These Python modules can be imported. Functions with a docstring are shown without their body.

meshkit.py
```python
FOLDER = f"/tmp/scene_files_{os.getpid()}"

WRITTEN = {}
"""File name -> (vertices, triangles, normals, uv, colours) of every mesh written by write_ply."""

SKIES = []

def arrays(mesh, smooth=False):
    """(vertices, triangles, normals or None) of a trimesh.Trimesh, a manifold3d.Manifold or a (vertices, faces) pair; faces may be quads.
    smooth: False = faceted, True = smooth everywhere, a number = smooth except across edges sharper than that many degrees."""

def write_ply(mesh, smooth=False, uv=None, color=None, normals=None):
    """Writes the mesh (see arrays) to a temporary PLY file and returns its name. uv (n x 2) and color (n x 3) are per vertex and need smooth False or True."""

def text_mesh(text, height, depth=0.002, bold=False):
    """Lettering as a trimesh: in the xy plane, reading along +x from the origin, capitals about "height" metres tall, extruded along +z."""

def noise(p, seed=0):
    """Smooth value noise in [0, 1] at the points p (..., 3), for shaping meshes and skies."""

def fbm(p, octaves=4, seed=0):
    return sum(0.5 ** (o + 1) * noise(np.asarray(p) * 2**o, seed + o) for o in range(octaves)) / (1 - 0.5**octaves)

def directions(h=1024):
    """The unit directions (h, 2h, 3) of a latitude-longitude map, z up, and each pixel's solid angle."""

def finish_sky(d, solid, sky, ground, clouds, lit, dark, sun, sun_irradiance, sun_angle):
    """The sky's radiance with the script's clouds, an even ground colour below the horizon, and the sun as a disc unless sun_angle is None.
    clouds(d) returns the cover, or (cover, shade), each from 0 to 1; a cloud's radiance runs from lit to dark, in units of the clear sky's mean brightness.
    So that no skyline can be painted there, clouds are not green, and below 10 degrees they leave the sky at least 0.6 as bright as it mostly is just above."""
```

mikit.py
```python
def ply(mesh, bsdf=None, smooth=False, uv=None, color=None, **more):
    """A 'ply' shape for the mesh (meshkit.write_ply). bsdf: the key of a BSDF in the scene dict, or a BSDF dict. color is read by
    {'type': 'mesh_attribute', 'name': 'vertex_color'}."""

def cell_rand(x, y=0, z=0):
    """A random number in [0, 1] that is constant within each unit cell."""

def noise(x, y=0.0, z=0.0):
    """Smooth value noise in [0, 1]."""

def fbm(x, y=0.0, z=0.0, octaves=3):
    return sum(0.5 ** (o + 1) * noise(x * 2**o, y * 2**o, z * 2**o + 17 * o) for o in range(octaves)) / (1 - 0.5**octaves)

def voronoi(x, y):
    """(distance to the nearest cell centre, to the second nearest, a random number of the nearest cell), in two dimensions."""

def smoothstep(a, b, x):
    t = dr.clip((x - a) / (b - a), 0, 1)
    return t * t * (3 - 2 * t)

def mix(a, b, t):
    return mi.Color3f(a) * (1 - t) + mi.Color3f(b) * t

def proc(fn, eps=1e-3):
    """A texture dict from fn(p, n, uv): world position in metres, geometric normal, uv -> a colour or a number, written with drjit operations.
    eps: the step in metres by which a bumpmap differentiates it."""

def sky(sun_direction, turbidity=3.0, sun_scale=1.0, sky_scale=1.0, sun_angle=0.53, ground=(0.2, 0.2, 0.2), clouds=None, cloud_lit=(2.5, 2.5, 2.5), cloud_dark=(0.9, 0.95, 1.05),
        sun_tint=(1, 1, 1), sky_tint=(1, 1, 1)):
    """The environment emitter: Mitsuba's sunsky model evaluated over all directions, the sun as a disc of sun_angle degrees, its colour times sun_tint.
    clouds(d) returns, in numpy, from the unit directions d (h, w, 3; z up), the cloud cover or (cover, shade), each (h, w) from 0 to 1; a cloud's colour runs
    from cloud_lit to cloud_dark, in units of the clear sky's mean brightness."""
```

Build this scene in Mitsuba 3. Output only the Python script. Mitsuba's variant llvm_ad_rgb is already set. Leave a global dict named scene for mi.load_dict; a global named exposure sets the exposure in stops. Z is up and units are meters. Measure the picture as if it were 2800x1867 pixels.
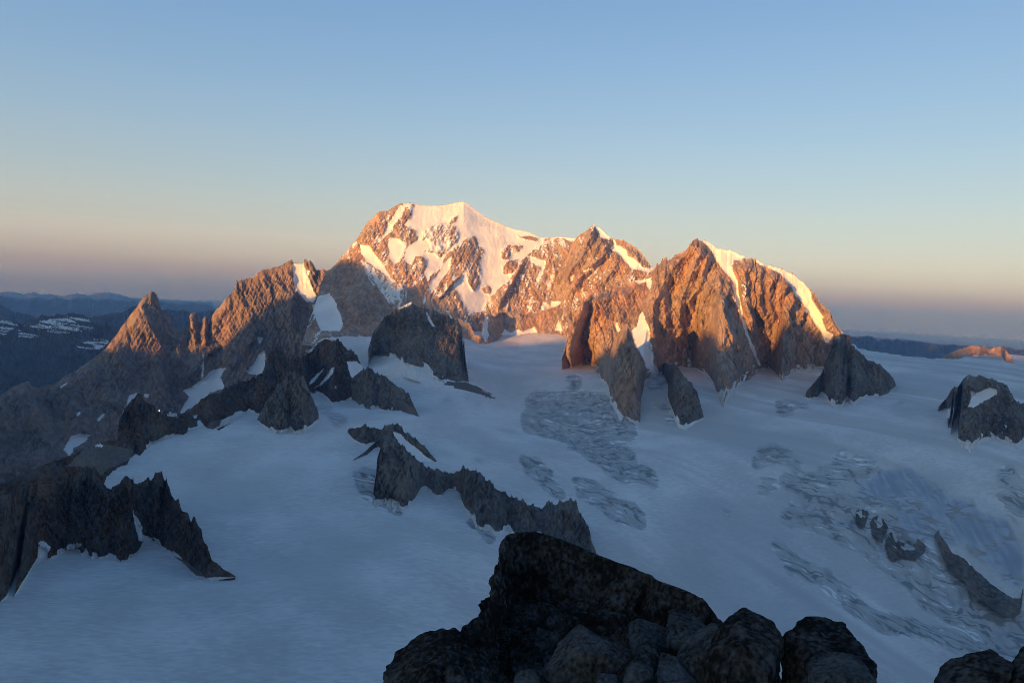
import math, random
import numpy as np, trimesh, shapely, drjit as dr, mitsuba as mi, mikit, meshkit
from scipy.interpolate import RBFInterpolator
from scipy.ndimage import gaussian_filter, gaussian_filter1d, minimum_filter1d
from meshkit import noise, fbm

T = mi.ScalarTransform4f
# ------------------------------------------------------------------ camera, sky, exposure
exposure = 2.9
FOV, ROLL, PITCH = 70.0, math.radians(2.6), math.radians(3.95)
SUN_AZ, SUN_EL = math.radians(35), math.radians(3.2)          # the sun stands behind the camera, to its left
cp, sp, cr, sr = math.cos(PITCH), math.sin(PITCH), math.cos(ROLL), math.sin(ROLL)
CF = np.array([0, cp, -sp])
CR = np.array([cr, sr * sp, sr * cp])
CU = np.cross(CR, CF)
FP = 1400 / math.tan(math.radians(FOV / 2))
SUN = np.array([-math.sin(SUN_AZ) * math.cos(SUN_EL), -math.cos(SUN_AZ) * math.cos(SUN_EL), math.sin(SUN_EL)])

scene, labels = {}, {}
scene['camera'] = {'type': 'perspective', 'fov': FOV, 'fov_axis': 'x', 'near_clip': 0.5, 'far_clip': 600000.0,
                   'to_world': T().look_at(origin=[0, 0, 0], target=CF.tolist(), up=CU.tolist()),
                   'medium': {'type': 'ref', 'id': 'haze_air'}}
def painted_veil(d):
    """Thin haze and dawn glow painted round the horizon, uneven, with earth shadow dark below."""
    e = np.degrees(np.arcsin(np.clip(d[..., 2], -1, 1)))
    k = fbm(np.stack([d[..., 0] * 3, d[..., 1] * 3, d[..., 2] * 40], -1), 4, 7) - 0.5
    cover = 0.66 * np.exp(-np.maximum(e, 0) / 6.0) * (1 + 0.3 * k)
    t = np.clip((3.4 + 1.5 * k - e) / 3.4, 0, 1)  # share of painted earth shadow, rising towards the horizon
    return cover, t * t * (3 - 2 * t)
scene['sky_light'] = mikit.sky(SUN.tolist(), turbidity=3.0, sun_scale=3.05, sky_scale=1.25, sun_tint=(1, 1.32, 4.3), sky_tint=(0.71, 1.14, 1.98), clouds=painted_veil, cloud_lit=(3.0, 2.25, 2.1), cloud_dark=(1.3, 1.03, 1.22))
labels['haze'] = {'label': 'thin bluish haze in the air over the valleys', 'category': 'haze', 'kind': 'stuff'}
scene['haze_air'] = {'type': 'homogeneous', 'albedo': {'type': 'rgb', 'value': [0.95, 0.95, 0.95]}, 'phase': {'type': 'hg', 'g': 0.55},
                     'sigma_t': {'type': 'rgb', 'value': [0.6e-5, 1.1e-5, 2.1e-5]}}
scene['haze'] = {'type': 'cube', 'to_world': T().translate([0, 108000, -3175]).scale([240000, 132000, 4225]), 'bsdf': {'type': 'null'},
                 'interior': {'type': 'ref', 'id': 'haze_air'}}

# ------------------------------------------------------------------ materials
def rock_bsdf(key, dark, light, warm, L, seed=0, lo=0.3, hi=0.7):
    def fn(p, n, uv):
        a = mikit.fbm(p.x / L + seed, p.y / L, p.z / L, 4)
        b = mikit.fbm(p.x / (L * 0.09) + 7, p.y / (L * 0.09), p.z / (L * 0.16), 3)
        st = mikit.fbm(p.x / (L * 0.14) + 3, p.y / (L * 0.14), p.z / (L * 0.45) + seed, 3)
        w = mikit.fbm(p.x / (L * 0.6) + 31 + seed, p.y / (L * 0.6), p.z / (L * 1.6), 3)
        c = mikit.mix(dark, light, mikit.smoothstep(lo, hi, 0.38 * a + 0.4 * b + 0.22 * st))
        return c * mikit.mix((1, 1, 1), warm, mikit.smoothstep(0.4, 0.65, w))
    scene[key] = {'type': 'twosided', 'bsdf': {'type': 'diffuse', 'reflectance': mikit.proc(fn)}}
def snow_bsdf(key, a, b, L):
    def fn(p, n, uv):
        return mikit.mix(a, b, mikit.smoothstep(0.3, 0.7, mikit.fbm(p.x / L, p.y / L, p.z / L, 4)))
    scene[key] = {'type': 'twosided', 'bsdf': {'type': 'diffuse', 'reflectance': mikit.proc(fn)}}
rock_bsdf('granite', (0.21, 0.162, 0.13), (0.42, 0.325, 0.265), (1.1, 0.94, 0.85), 220)
rock_bsdf('red_granite', (0.125, 0.104, 0.09), (0.28, 0.235, 0.2), (1.09, 0.95, 0.86), 260, 11)
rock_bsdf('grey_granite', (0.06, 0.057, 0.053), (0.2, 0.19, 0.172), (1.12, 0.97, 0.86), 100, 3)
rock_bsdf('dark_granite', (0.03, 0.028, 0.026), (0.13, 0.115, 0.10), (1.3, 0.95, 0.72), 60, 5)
rock_bsdf('scree', (0.12, 0.11, 0.10), (0.2, 0.185, 0.165), (1.05, 1.0, 0.93), 60, 9)
rock_bsdf('valley_green', (0.03, 0.035, 0.03), (0.07, 0.07, 0.06), (1, 1, 1), 1500, 1)
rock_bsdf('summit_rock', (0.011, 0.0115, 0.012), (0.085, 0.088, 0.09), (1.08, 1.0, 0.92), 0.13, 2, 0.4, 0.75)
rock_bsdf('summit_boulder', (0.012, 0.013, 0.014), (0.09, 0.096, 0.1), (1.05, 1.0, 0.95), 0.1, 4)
snow_bsdf('snow', (0.7, 0.71, 0.72), (0.8, 0.805, 0.81), 140)
snow_bsdf('old_snow', (0.61, 0.595, 0.57), (0.77, 0.75, 0.72), 120)
snow_bsdf('dirty_ice', (0.36, 0.39, 0.41), (0.6, 0.62, 0.62), 45)
def ice_fn(p, n, uv):
    # uv.x: how broken the ice is; pale snow bridges between grey crevassed ice and cracks with their shade painted dark
    wx = p.x + 50 * (mikit.fbm(p.x / 90, p.y / 90, 2.0, 3) - 0.5)
    wy = p.y + 0.25 * p.x + 75 * (mikit.fbm(p.x / 110, p.y / 90, 5.0, 3) - 0.5)
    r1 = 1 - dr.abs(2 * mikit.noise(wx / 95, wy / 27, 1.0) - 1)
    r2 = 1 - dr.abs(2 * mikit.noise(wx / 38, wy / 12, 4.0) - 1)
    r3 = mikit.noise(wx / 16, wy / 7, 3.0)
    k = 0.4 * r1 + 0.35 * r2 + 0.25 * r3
    c = mikit.smoothstep(0.02, 0.5, uv.x + 0.35 * (mikit.fbm(p.x / 60, p.y / 60, 9.0, 3) - 0.5) * mikit.smoothstep(0.0, 0.2, uv.x))
    ice = mikit.smoothstep(0.33, 0.43, k + 0.5 * (c - 1)) * mikit.smoothstep(0.0, 0.5, c)
    flow = mikit.fbm((0.6 * p.x + 0.8 * p.y) / 130, (0.8 * p.x - 0.6 * p.y) / 1500, 15.0, 3)
    crack_shade = mikit.smoothstep(0.66, 0.78, k + 0.4 * (c - 1)) * c  # shade inside the crevasses, painted as darker ice
    s_ = mikit.fbm(p.x / 150, p.y / 150, 0.0, 3)
    fine = mikit.fbm((p.x + p.y * 0.3) / 16, (p.y - 0.3 * p.x) / 5, 0.0, 3)
    dirt = mikit.smoothstep(0.5, 0.75, mikit.fbm(p.x / 420, p.y / 420, 4.0, 3))
    snow = mikit.mix((0.61, 0.595, 0.57), (0.8, 0.775, 0.74), mikit.smoothstep(0.25, 0.75, 0.55 * s_ + 0.45 * fine))
    snow = mikit.mix(snow, (0.55, 0.535, 0.51), 0.75 * mikit.smoothstep(0.5, 0.7, flow) * mikit.smoothstep(100, 700, p.x))  # dirt bands along the flow, darkened in place of weak slope shading
    snow = mikit.mix(snow, (0.52, 0.52, 0.505), dirt * 0.6)
    grey = mikit.mix((0.38, 0.38, 0.365), (0.62, 0.62, 0.6), 0.5 * mikit.noise(p.x / 40, p.y / 40, 7.0) + 0.5 * r3)
    snow = mikit.mix(snow, (0.84, 0.83, 0.81), mikit.smoothstep(0.2, 0.7, c) * mikit.smoothstep(0.4, 0.3, k))
    snow = mikit.mix(snow, (0.43, 0.43, 0.42), mikit.smoothstep(0.0, 0.8, -uv.y) * mikit.smoothstep(0.2, 0.6, 0.5 * fine + 0.5 * r3))
    surface = mikit.mix(mikit.mix(snow, grey, ice), (0.27, 0.28, 0.28), crack_shade)
    v1 = mikit.fbm(p.x / 15, p.y / 70, 1.0, 3)
    v2 = mikit.fbm(p.x / 60, p.y / 50, 6.0, 3)
    face = mikit.mix((0.33, 0.385, 0.44), (0.52, 0.56, 0.6), mikit.smoothstep(0.25, 0.75, 0.5 * v1 + 0.5 * v2))
    face = mikit.mix(face, grey * 0.7, mikit.smoothstep(0.6, 0.75, 0.55 * v2 + 0.45 * r2))
    return mikit.mix(surface, face, mikit.smoothstep(0.25, 0.6, uv.y + 0.5 * (v2 - 0.5)))
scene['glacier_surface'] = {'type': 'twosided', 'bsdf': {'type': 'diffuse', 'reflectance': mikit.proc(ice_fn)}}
snow_bsdf('dirty_snow', (0.38, 0.39, 0.385), (0.54, 0.55, 0.545), 60)

# ------------------------------------------------------------------ from pixels of the 2800 x 1867 photograph to places, and back
REG = {'P': (0, 0, 1), 'W': (0, 0, 2800 / 2352), 'A': (0, 700, 900 / 2352), 'B': (800, 500, 900 / 2352), 'C': (1450, 580, 900 / 2352),
       'D': (1900, 850, 900 / 2352), 'E': (0, 1200, 900 / 2116), 'F': (800, 1050, 900 / 2352), 'G': (1000, 1380, 900 / 2352),
       'H': (1900, 1300, 900 / 2352), 'I': (0, 600, 400 / 2349), 'J': (2300, 700, 500 / 2352), 'K': (300, 1000, 400 / 2349),
       'L': (400, 900, 600 / 2352), 'M': (1050, 1650, 800 / 2352), 'N': (1800, 1650, 1000 / 2352)}
def Z(reg, *flat):
    x0, y0, s = REG[reg]
    a = np.array(flat, float).reshape(-1, 2)
    return np.stack([x0 + a[:, 0] * s, y0 + a[:, 1] * s], 1)
def ray(p):
    p = np.asarray(p, float)
    return CF + CR * ((p[..., 0:1] - 1400) / FP) - CU * ((p[..., 1:2] - 933.5) / FP)
def at(p, D):
    """The point D metres away (on the level) along the ray through photo pixel p."""
    d = ray(p)
    return d * (np.asarray(D, float) / np.hypot(d[..., 0], d[..., 1]))[..., None]
def to_px(v):
    w = v @ CF
    return np.stack([1400 + FP * (v @ CR) / w, 933.5 - FP * (v @ CU) / w], -1)
def at_alt(p, z):
    d = ray(p)
    return d * (np.asarray(z, float) / d[..., 2])[..., None]

# ------------------------------------------------------------------ glacier surface (a height over x, y)
GP = np.array([  # photo x, y, height over the camera
    (2360, 952, -365), (2440, 968, -368), (2600, 984, -372), (2790, 960, -330), (2700, 1000, -385), (2500, 1050, -445), (2780, 1080, -470), (2300, 1180, -560),
    (2600, 1260, -610), (2790, 1240, -580), (2200, 1300, -680), (2700, 1400, -740), (2000, 1400, -760), (2400, 1500, -850), (2750, 1700, -1010), (2780, 1520, -850),
    (2000, 1600, -870), (2300, 1800, -980), (1700, 1500, -755), (1480, 970, -470), (1400, 905, -345), (1540, 908, -332), (1350, 1080, -565), (1280, 1050, -498), (1106, 993, -404), (1600, 1200, -645), (1800, 1250, -645),
    (2050, 1130, -545), (1900, 1100, -520), (2250, 1080, -490), (2170, 1040, -455), (690, 1128, -535), (900, 1210, -575), (400, 1285, -590), (700, 1300, -605), (1000, 1400, -645), (700, 1500, -655),
    (300, 1600, -665), (700, 1800, -705), (1100, 1700, -705), (50, 1750, -655), (1250, 1550, -690), (1150, 1150, -560), (1050, 1050, -505), (950, 965, -395), (900, 925, -350),
    (1300, 1250, -612), (1500, 1350, -685), (1700, 1050, -480), (1560, 1020, -480), (1200, 1030, -468), (1750, 1750, -930), (500, 1190, -560), (330, 1420, -640)], float)
G3 = at_alt(GP[:, :2], GP[:, 2])
_rbf = RBFInterpolator(G3[:, :2] / 1000, G3[:, 2], kernel='thin_plate_spline', smoothing=2e-3, degree=1)
gx, gy = np.meshgrid(np.linspace(-4500, 6500, 221), np.linspace(200, 8500, 167), indexing='ij')
from scipy.interpolate import RegularGridInterpolator
_g = np.clip(_rbf(np.stack([gx.ravel(), gy.ravel()], 1) / 1000), -1500, -250).reshape(gx.shape)
_gi = RegularGridInterpolator((gx[:, 0], gy[0]), _g, method='cubic', bounds_error=False, fill_value=None)
_fine_x, _fine_y = np.linspace(-4400, 6400, 1081), np.linspace(300, 8400, 811)
_fine = RegularGridInterpolator((_fine_x, _fine_y), _gi(np.stack(np.meshgrid(_fine_x, _fine_y, indexing='ij'), -1)), bounds_error=False, fill_value=None)
def glacier_z(x, y):
    return _fine(np.stack([np.clip(x, -4400, 6400), np.clip(y, 300, 8400)], -1))
def on_glacier(p):
    """Where the rays through photo pixels p first meet the glacier."""
    d = ray(np.asarray(p, float))
    d = d / np.hypot(d[:, 0], d[:, 1])[:, None]
    r = np.linspace(900, 9000, 1600)
    q = d[:, None, :] * r[None, :, None]
    below = q[..., 2] < glacier_z(q[..., 0], q[..., 1])
    k = np.where(below.any(1), below.argmax(1), len(r) - 1)
    return d * r[k][:, None]

# ------------------------------------------------------------------ mesh helpers
def smooth_normals(v, f):
    n = np.zeros_like(v)
    c = np.cross(v[f[:, 1]] - v[f[:, 0]], v[f[:, 2]] - v[f[:, 0]])
    for k in range(3):
        np.add.at(n, f[:, k], c)
    return n / np.maximum(np.linalg.norm(n, axis=1, keepdims=True), 1e-12)
def put(key, v, f, n, bsdf, uv=None, crisp=False):
    used = np.unique(f)
    new = np.zeros(len(v), int)
    new[used] = np.arange(len(used))
    path = meshkit.write_ply((v[used], new[f]), False, normals=None if crisp else n[used], uv=None if uv is None else uv[used])
    scene[key] = {'type': 'ply', 'filename': path, 'face_normals': crisp, 'bsdf': {'type': 'ref', 'id': bsdf}}
def grid_faces(nr, nc):
    i, j = np.meshgrid(np.arange(nr - 1), np.arange(nc - 1), indexing='ij')
    a = i * nc + j
    return np.concatenate([np.stack([a, a + 1, a + nc], -1).reshape(-1, 3), np.stack([a + 1, a + nc + 1, a + nc], -1).reshape(-1, 3)])
def inside(poly, px):
    x0, y0 = poly.min(0); x1, y1 = poly.max(0)
    m = (px[:, 0] > x0) & (px[:, 0] < x1) & (px[:, 1] > y0) & (px[:, 1] < y1)
    out = np.zeros(len(px), bool)
    if m.any():
        g = shapely.Polygon(poly).buffer(0)
        shapely.prepare(g)
        out[m] = shapely.contains_xy(g, px[m, 0], px[m, 1])
    return out
def sstep(a, b, x):
    t = np.clip((x - a) / (b - a), 0, 1)
    return t * t * (3 - 2 * t)
def ridged(p, seed):
    return 1 - np.abs(2 * noise(p, seed) - 1)
def cells(x, y, seed, wedge=False):
    """Jittered cells in two dimensions: distance to the nearest centre, to the next, and a random number of the nearest."""
    ix, iy = np.floor(x).astype(np.int64), np.floor(y).astype(np.int64)
    b1, b2, w = np.full(x.shape, 9.0), np.full(x.shape, 9.0), np.zeros(x.shape)
    for a in (-1, 0, 1):
        for b in (-1, 0, 1):
            cx, cy = ix + a, iy + b
            h = (cx * 374761393 + cy * 668265263 + seed * 1442695) & 0xFFFFFFFF
            h = ((h ^ (h >> 13)) * 1274126177) & 0xFFFFFFFF
            h = h ^ (h >> 16)
            dx_, dy_ = cx + (h & 1023) / 1023 - x, cy + ((h >> 10) & 1023) / 1023 - y
            d = np.abs(dx_) + 0.4 * np.abs(dy_) if wedge else np.hypot(dx_, dy_)
            near = d < b1
            b2 = np.where(near, b1, np.minimum(b2, d))
            w = np.where(near, ((h >> 20) & 1023) / 1023, w)
            b1 = np.minimum(b1, d)
    return b1, b2, w
PART_NAMES = {'snow': 'snowfield', 'mixed': None, 'bare': None, 'streaks': None, 'scree': 'scree_slope', 'rock': None, 'dirty_ice': 'glacier_ice', 'blue_ice': 'glacier_ice', 'dirty_snow': 'dirty_snow'}
MESHES = {}
FANS = {'rock_mountain_002': 0.12, 'rock_spur': 0.14, 'rock_spur_001': 0.14, 'rock_peak': 0.16, 'rock_peak_001': 0.14, 'rock_ridge': 0.12, 'rock_peak_002': 0.13, 'rock_peak_003': 0.2, 'rock_peak_004': 0.12, 'rock_ridge_001': 0.1, 'rock_ridge_002': 0.25, 'rock_ridge_003': 0.2, 'rock_spur_002': 0.3, 'rock_outcrop': 0.16}      # how far snow climbs the foot of a rock
QUALITY = 0.66
def mountain(key, ridge, foot, rock='granite', slope=50, ncol=300, nrow=160, rough=1.0, jag=6.0, prof=1.25, ribs=(), zones=(), az=None,
             scale=1.0, dust=None, back=55.0, seed=0, deep=0.18, ledge=None, back_rows=10, lift=0.0, dust_snow='snow'):
    """A mountain face: ridge and foot are photo pixels, with the distance where it is known (0: from the glacier's height, or from the slope).
    ribs: (crest pixels, how far it stands out, width to the left, to the right); zones: (kind, outline pixels)."""
    fans = FANS.get(key, 0)
    ncol, nrow = int(ncol * QUALITY), int(nrow * QUALITY)
    foot = np.asarray([tuple(q) + (0,) * (3 - len(q)) for q in foot], float)
    ridge = np.asarray([tuple(q) + (0,) * (3 - len(q)) for q in ridge], float)
    F3 = np.where(foot[:, 2:] > 0, at(foot[:, :2], np.where(foot[:, 2] > 0, foot[:, 2], 1)), on_glacier(foot[:, :2]))
    o = np.argsort(foot[:, 0])
    Fr = np.hypot(F3[:, 0], F3[:, 1])
    d = ray(ridge[:, :2])
    kr = d[:, 2] / np.hypot(d[:, 0], d[:, 1])
    df = np.interp(ridge[:, 0], foot[o, 0], Fr[o])
    kf = np.interp(ridge[:, 0], foot[o, 0], (F3[:, 2] / Fr)[o])
    Tn = math.tan(math.radians(slope))
    D = np.where(ridge[:, 2] > 0, ridge[:, 2], np.maximum(df * (Tn - kf) / (Tn - kr), df + 1e-3 * df))
    R3 = at(ridge[:, :2], D)
    c = R3[:, :2].mean(0) if az is None else np.array([math.sin(az), math.cos(az)])
    A = np.array([c[0], c[1]]) / np.hypot(*c)
    U = np.array([A[1], -A[0]])
    ru, rD, rz = R3[:, :2] @ U, R3[:, :2] @ A, R3[:, 2]
    fu, fD, fz = F3[:, :2] @ U, F3[:, :2] @ A, F3[:, 2]
    o = np.argsort(fu, kind='stable')
    u = np.linspace(ru.min(), ru.max(), ncol)
    o2 = np.argsort(ru, kind='stable')
    zr, Dr = np.interp(u, ru[o2], rz[o2]), np.interp(u, ru[o2], rD[o2])
    zf, Df = np.interp(u, fu[o], fz[o]), np.interp(u, fu[o], fD[o])
    H = np.maximum(zr - zf, 1.0 * scale)
    zr = zr + jag * (1.1 * (fbm(np.stack([u / (26 * scale), u * 0, u * 0 + 3], 1), 3, seed + 5) - 0.5) + 0.9 * (ridged(np.stack([u / (21 * scale), u * 0, u * 0 + 6], 1), seed + 9) ** 3 - 0.3)) * np.clip(H / (120 * scale), 0.1, 1.4)
    H = np.maximum(zr - zf, 0.3 * scale)
    t = np.linspace(0, 1 + deep, nrow)
    uu, tt = np.meshgrid(u, t)
    zs, Ds = gaussian_filter1d(zr, max(ncol * 0.035, 1), mode='nearest'), gaussian_filter1d(Dr, max(ncol * 0.035, 1), mode='nearest')
    away = sstep(0.0, 0.4, tt)
    z = zr[None] + (zs - zr)[None] * away - (zr + (zs - zr) * 1.0 - zf)[None] * tt
    z = np.where(tt < 1, np.minimum(z, zr[None] - 0.2 * H[None] * tt), np.minimum(z, zf[None] - 0.5 * H[None] * (tt - 1)))
    w = (Dr - Df)[None] * np.where(tt < 1, tt ** prof, 1 + (tt - 1) * prof)
    L = scale
    def P(lu, lz, off):
        wu = uu + 0.26 * lu * L * (fbm(np.stack([uu / (2.2 * lu * L), z / (1.2 * lu * L), uu * 0 + off], -1), 2, seed + 40) - 0.5) * 2
        return np.stack([wu / (lu * L), z / (lz * L) + 0.1 * uu / (lu * L), uu * 0 + off], -1)
    disp = 115 * (ridged(P(420, 1000, 1.5), seed + 1) - 0.55) + 50 * (ridged(P(190, 520, 2.5), seed + 2) - 0.55)
    for k, (lu, lz, amp) in enumerate(((150, 560, 64), (66, 200, 40), (30, 80, 29), (14, 32, 17))):
        p = P(lu, lz, 8.5 + k)
        p[..., 0] = p[..., 0] + (0.0, 0.55, -0.5, 0.4)[k] * z / (lu * L)
        f1, f2, rnd = cells(p[..., 0], p[..., 1], seed + 13 + k, True)
        disp = disp + amp * (0.55 - f1 + 0.55 * (rnd - 0.5))
    disp = (disp + 9 * (noise(P(12, 16, 5.5), seed + 6) - 0.5) + 16 * (noise(P(60, 34, 6.5), seed + 7) - 0.5)) * L * rough
    Hn = np.clip(H / (350 * L), 0.12, 1)[None]
    disp = disp * Hn * (0.2 + 0.8 * sstep(0, 0.14, tt))
    def place(w):
        Dd = Dr[None] - w
        return np.stack([U[0] * uu + A[0] * Dd, U[1] * uu + A[1] * Dd, z], -1).reshape(-1, 3)
    px0 = to_px(place(w)).reshape(nrow, ncol, 2)
    for crest, amp, wl, wr in ribs:
        crest = np.asarray(crest, float)
        o = np.argsort(crest[:, 1])
        y0, y1 = crest[o[0], 1], crest[o[-1], 1]
        dx = px0[..., 0] - np.interp(px0[..., 1], crest[o, 1], crest[o, 0])
        dx = dx + 7 * (noise(np.stack([z / (55 * L), uu * 0 + amp, uu * 0], -1), seed + 50) - 0.5) + 3 * (noise(np.stack([z / (16 * L), uu * 0 + amp, uu * 0], -1), seed + 51) - 0.5)
        e = sstep(y0 - 8, y0 + 0.15 * (y1 - y0), px0[..., 1]) * (1 - sstep(y1 - 0.25 * (y1 - y0), y1 + 6, px0[..., 1]))
        disp = disp + amp * e * np.where(dx < 0, np.clip(1 + dx / (1.25 * wl), 0, 1) ** 1.3, np.clip(1 - dx / wr, 0, 1))
    if zones:
        soft = np.zeros(nrow * ncol)
        pf = px0.reshape(-1, 2)
        for kind, poly in zones:
            m = inside(np.asarray(poly, float), pf)
            soft[m] = 1.0 if kind in ('snow', 'scree', 'dirty_snow', 'blue_ice') else 0.0
        soft = gaussian_filter(soft.reshape(nrow, ncol), 2.2)
        low_ = gaussian_filter(disp, (9, 9))
        disp = disp * (1 - 0.88 * soft) + (low_ * 0.55 - 6 * L) * 0.88 * soft
    front = place(w + disp)
    # the far side drops from the ridge behind it
    tb = np.linspace(0, 1, back_rows + 1)[1:] ** 1.5
    hb = (H * 1.3 + 60 * L)[None] * tb[:, None]
    Db = Dr[None] + hb / math.tan(math.radians(back)) * (1 + 0.2 * (noise(np.stack([u[None] / (150 * L) + 0 * hb, hb / (200 * L), 0 * hb + 9], -1), seed + 8) - 0.5)) - disp[:1] * -1 * 0
    zb = zr[None] - hb
    bk = np.stack([U[0] * u[None] + A[0] * Db, U[1] * u[None] + A[1] * Db, zb], -1)
    v = np.concatenate([bk[::-1].reshape(-1, 3), front])
    v[:, 2] += lift
    f = grid_faces(nrow + back_rows, ncol)
    n = smooth_normals(v, f)
    px = to_px(v)
    q = np.stack([v[:, 0] / (45 * L), v[:, 1] / (45 * L), v[:, 2] / (45 * L)], 1)
    j = 9 * (fbm(q, 3, seed + 11) - 0.5), 9 * (fbm(q, 3, seed + 12) - 0.5)
    pj = px + np.stack(j, 1)
    zone = np.zeros(len(v), int)
    for i, (kind, poly) in enumerate(zones):
        m = inside(np.asarray(poly, float), pj)
        zone[m] = i + 1
    isfront = np.arange(len(v)) >= back_rows * ncol
    zone[~isfront] = zone[back_rows * ncol:back_rows * ncol + ncol][np.arange(back_rows * ncol) % ncol] if zones else 0
    kinds = np.array(['rock'] + [k for k, _ in zones])
    # loose snow on ledges and in cracks
    flat = n[:, 2] if n[:, 2].mean() > 0 else -n[:, 2]
    hu = v[:, :2] @ U
    sp_ = (0.36 * noise(np.stack([hu / (22 * L), v[:, 2] / (70 * L), hu * 0], 1), seed + 21) + 0.34 * fbm(np.stack([hu / (160 * L), v[:, 2] / (130 * L), hu * 0 + 5], 1), 3, seed + 23)
           + 0.3 * noise(q * 4, seed + 22) + 0.35 * (flat - 0.6))
    streak = fbm(np.stack([hu / (130 * L), v[:, 2] / (9 * L) + hu / (60 * L), hu * 0], 1), 3, seed + 24)
    name = np.empty(len(v), object)
    name[:] = 'rock_face'
    part, count = {}, {}
    for i, (kind, _) in enumerate(zones):
        if PART_NAMES.get(kind):
            c_ = count.get(kind, 0)
            count[kind] = c_ + 1
            base = PART_NAMES[kind]
            pn = base if c_ == 0 else f'{base}_{c_:03d}'
            part[pn] = kind
            name[zone == i + 1] = pn
    rockish = kinds[zone] == 'rock'
    if dust is not None:
        name[rockish & (sp_ > dust)] = 'snow_dusting'
    name[(kinds[zone] == 'mixed') & (sp_ > 0.47)] = 'snow_dusting'
    name[(kinds[zone] == 'streaks') & (streak > 0.56)] = 'snow_dusting'
    if fans:
        hollow = gaussian_filter(disp, 2) - gaussian_filter(disp, 9)
        edge_ = 1.0 - fans * (0.35 * fbm(np.stack([uu / (70 * L), tt * 0, tt * 0 + 2], -1), 3, seed + 31) + 0.65 * sstep(1.0 * L, -5.0 * L, hollow) * fbm(np.stack([uu / (45 * L), tt * 2, tt * 0 + 8], -1), 2, seed + 32))
        fan = np.concatenate([np.zeros(back_rows * ncol, bool), ((tt > edge_) & (tt < 1.3)).ravel()])
        name[fan & rockish] = 'snow_apron'
    part['rock_face'], part['snow_dusting'], part['snow_apron'] = rock, dust_snow, 'old_snow'
    fn_ = name[f[:, 2]]
    for pn, m in part.items():
        k = fn_ == pn
        if k.sum() > 2:
            put(f'{key}__{pn}', v, f[k], n, m, crisp=pn == 'rock_face')
            if pn == 'snow_dusting':
                labels[f'{key}__{pn}'] = {'kind': 'stuff'}
    MESHES[key] = (front, to_px(front))
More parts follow.
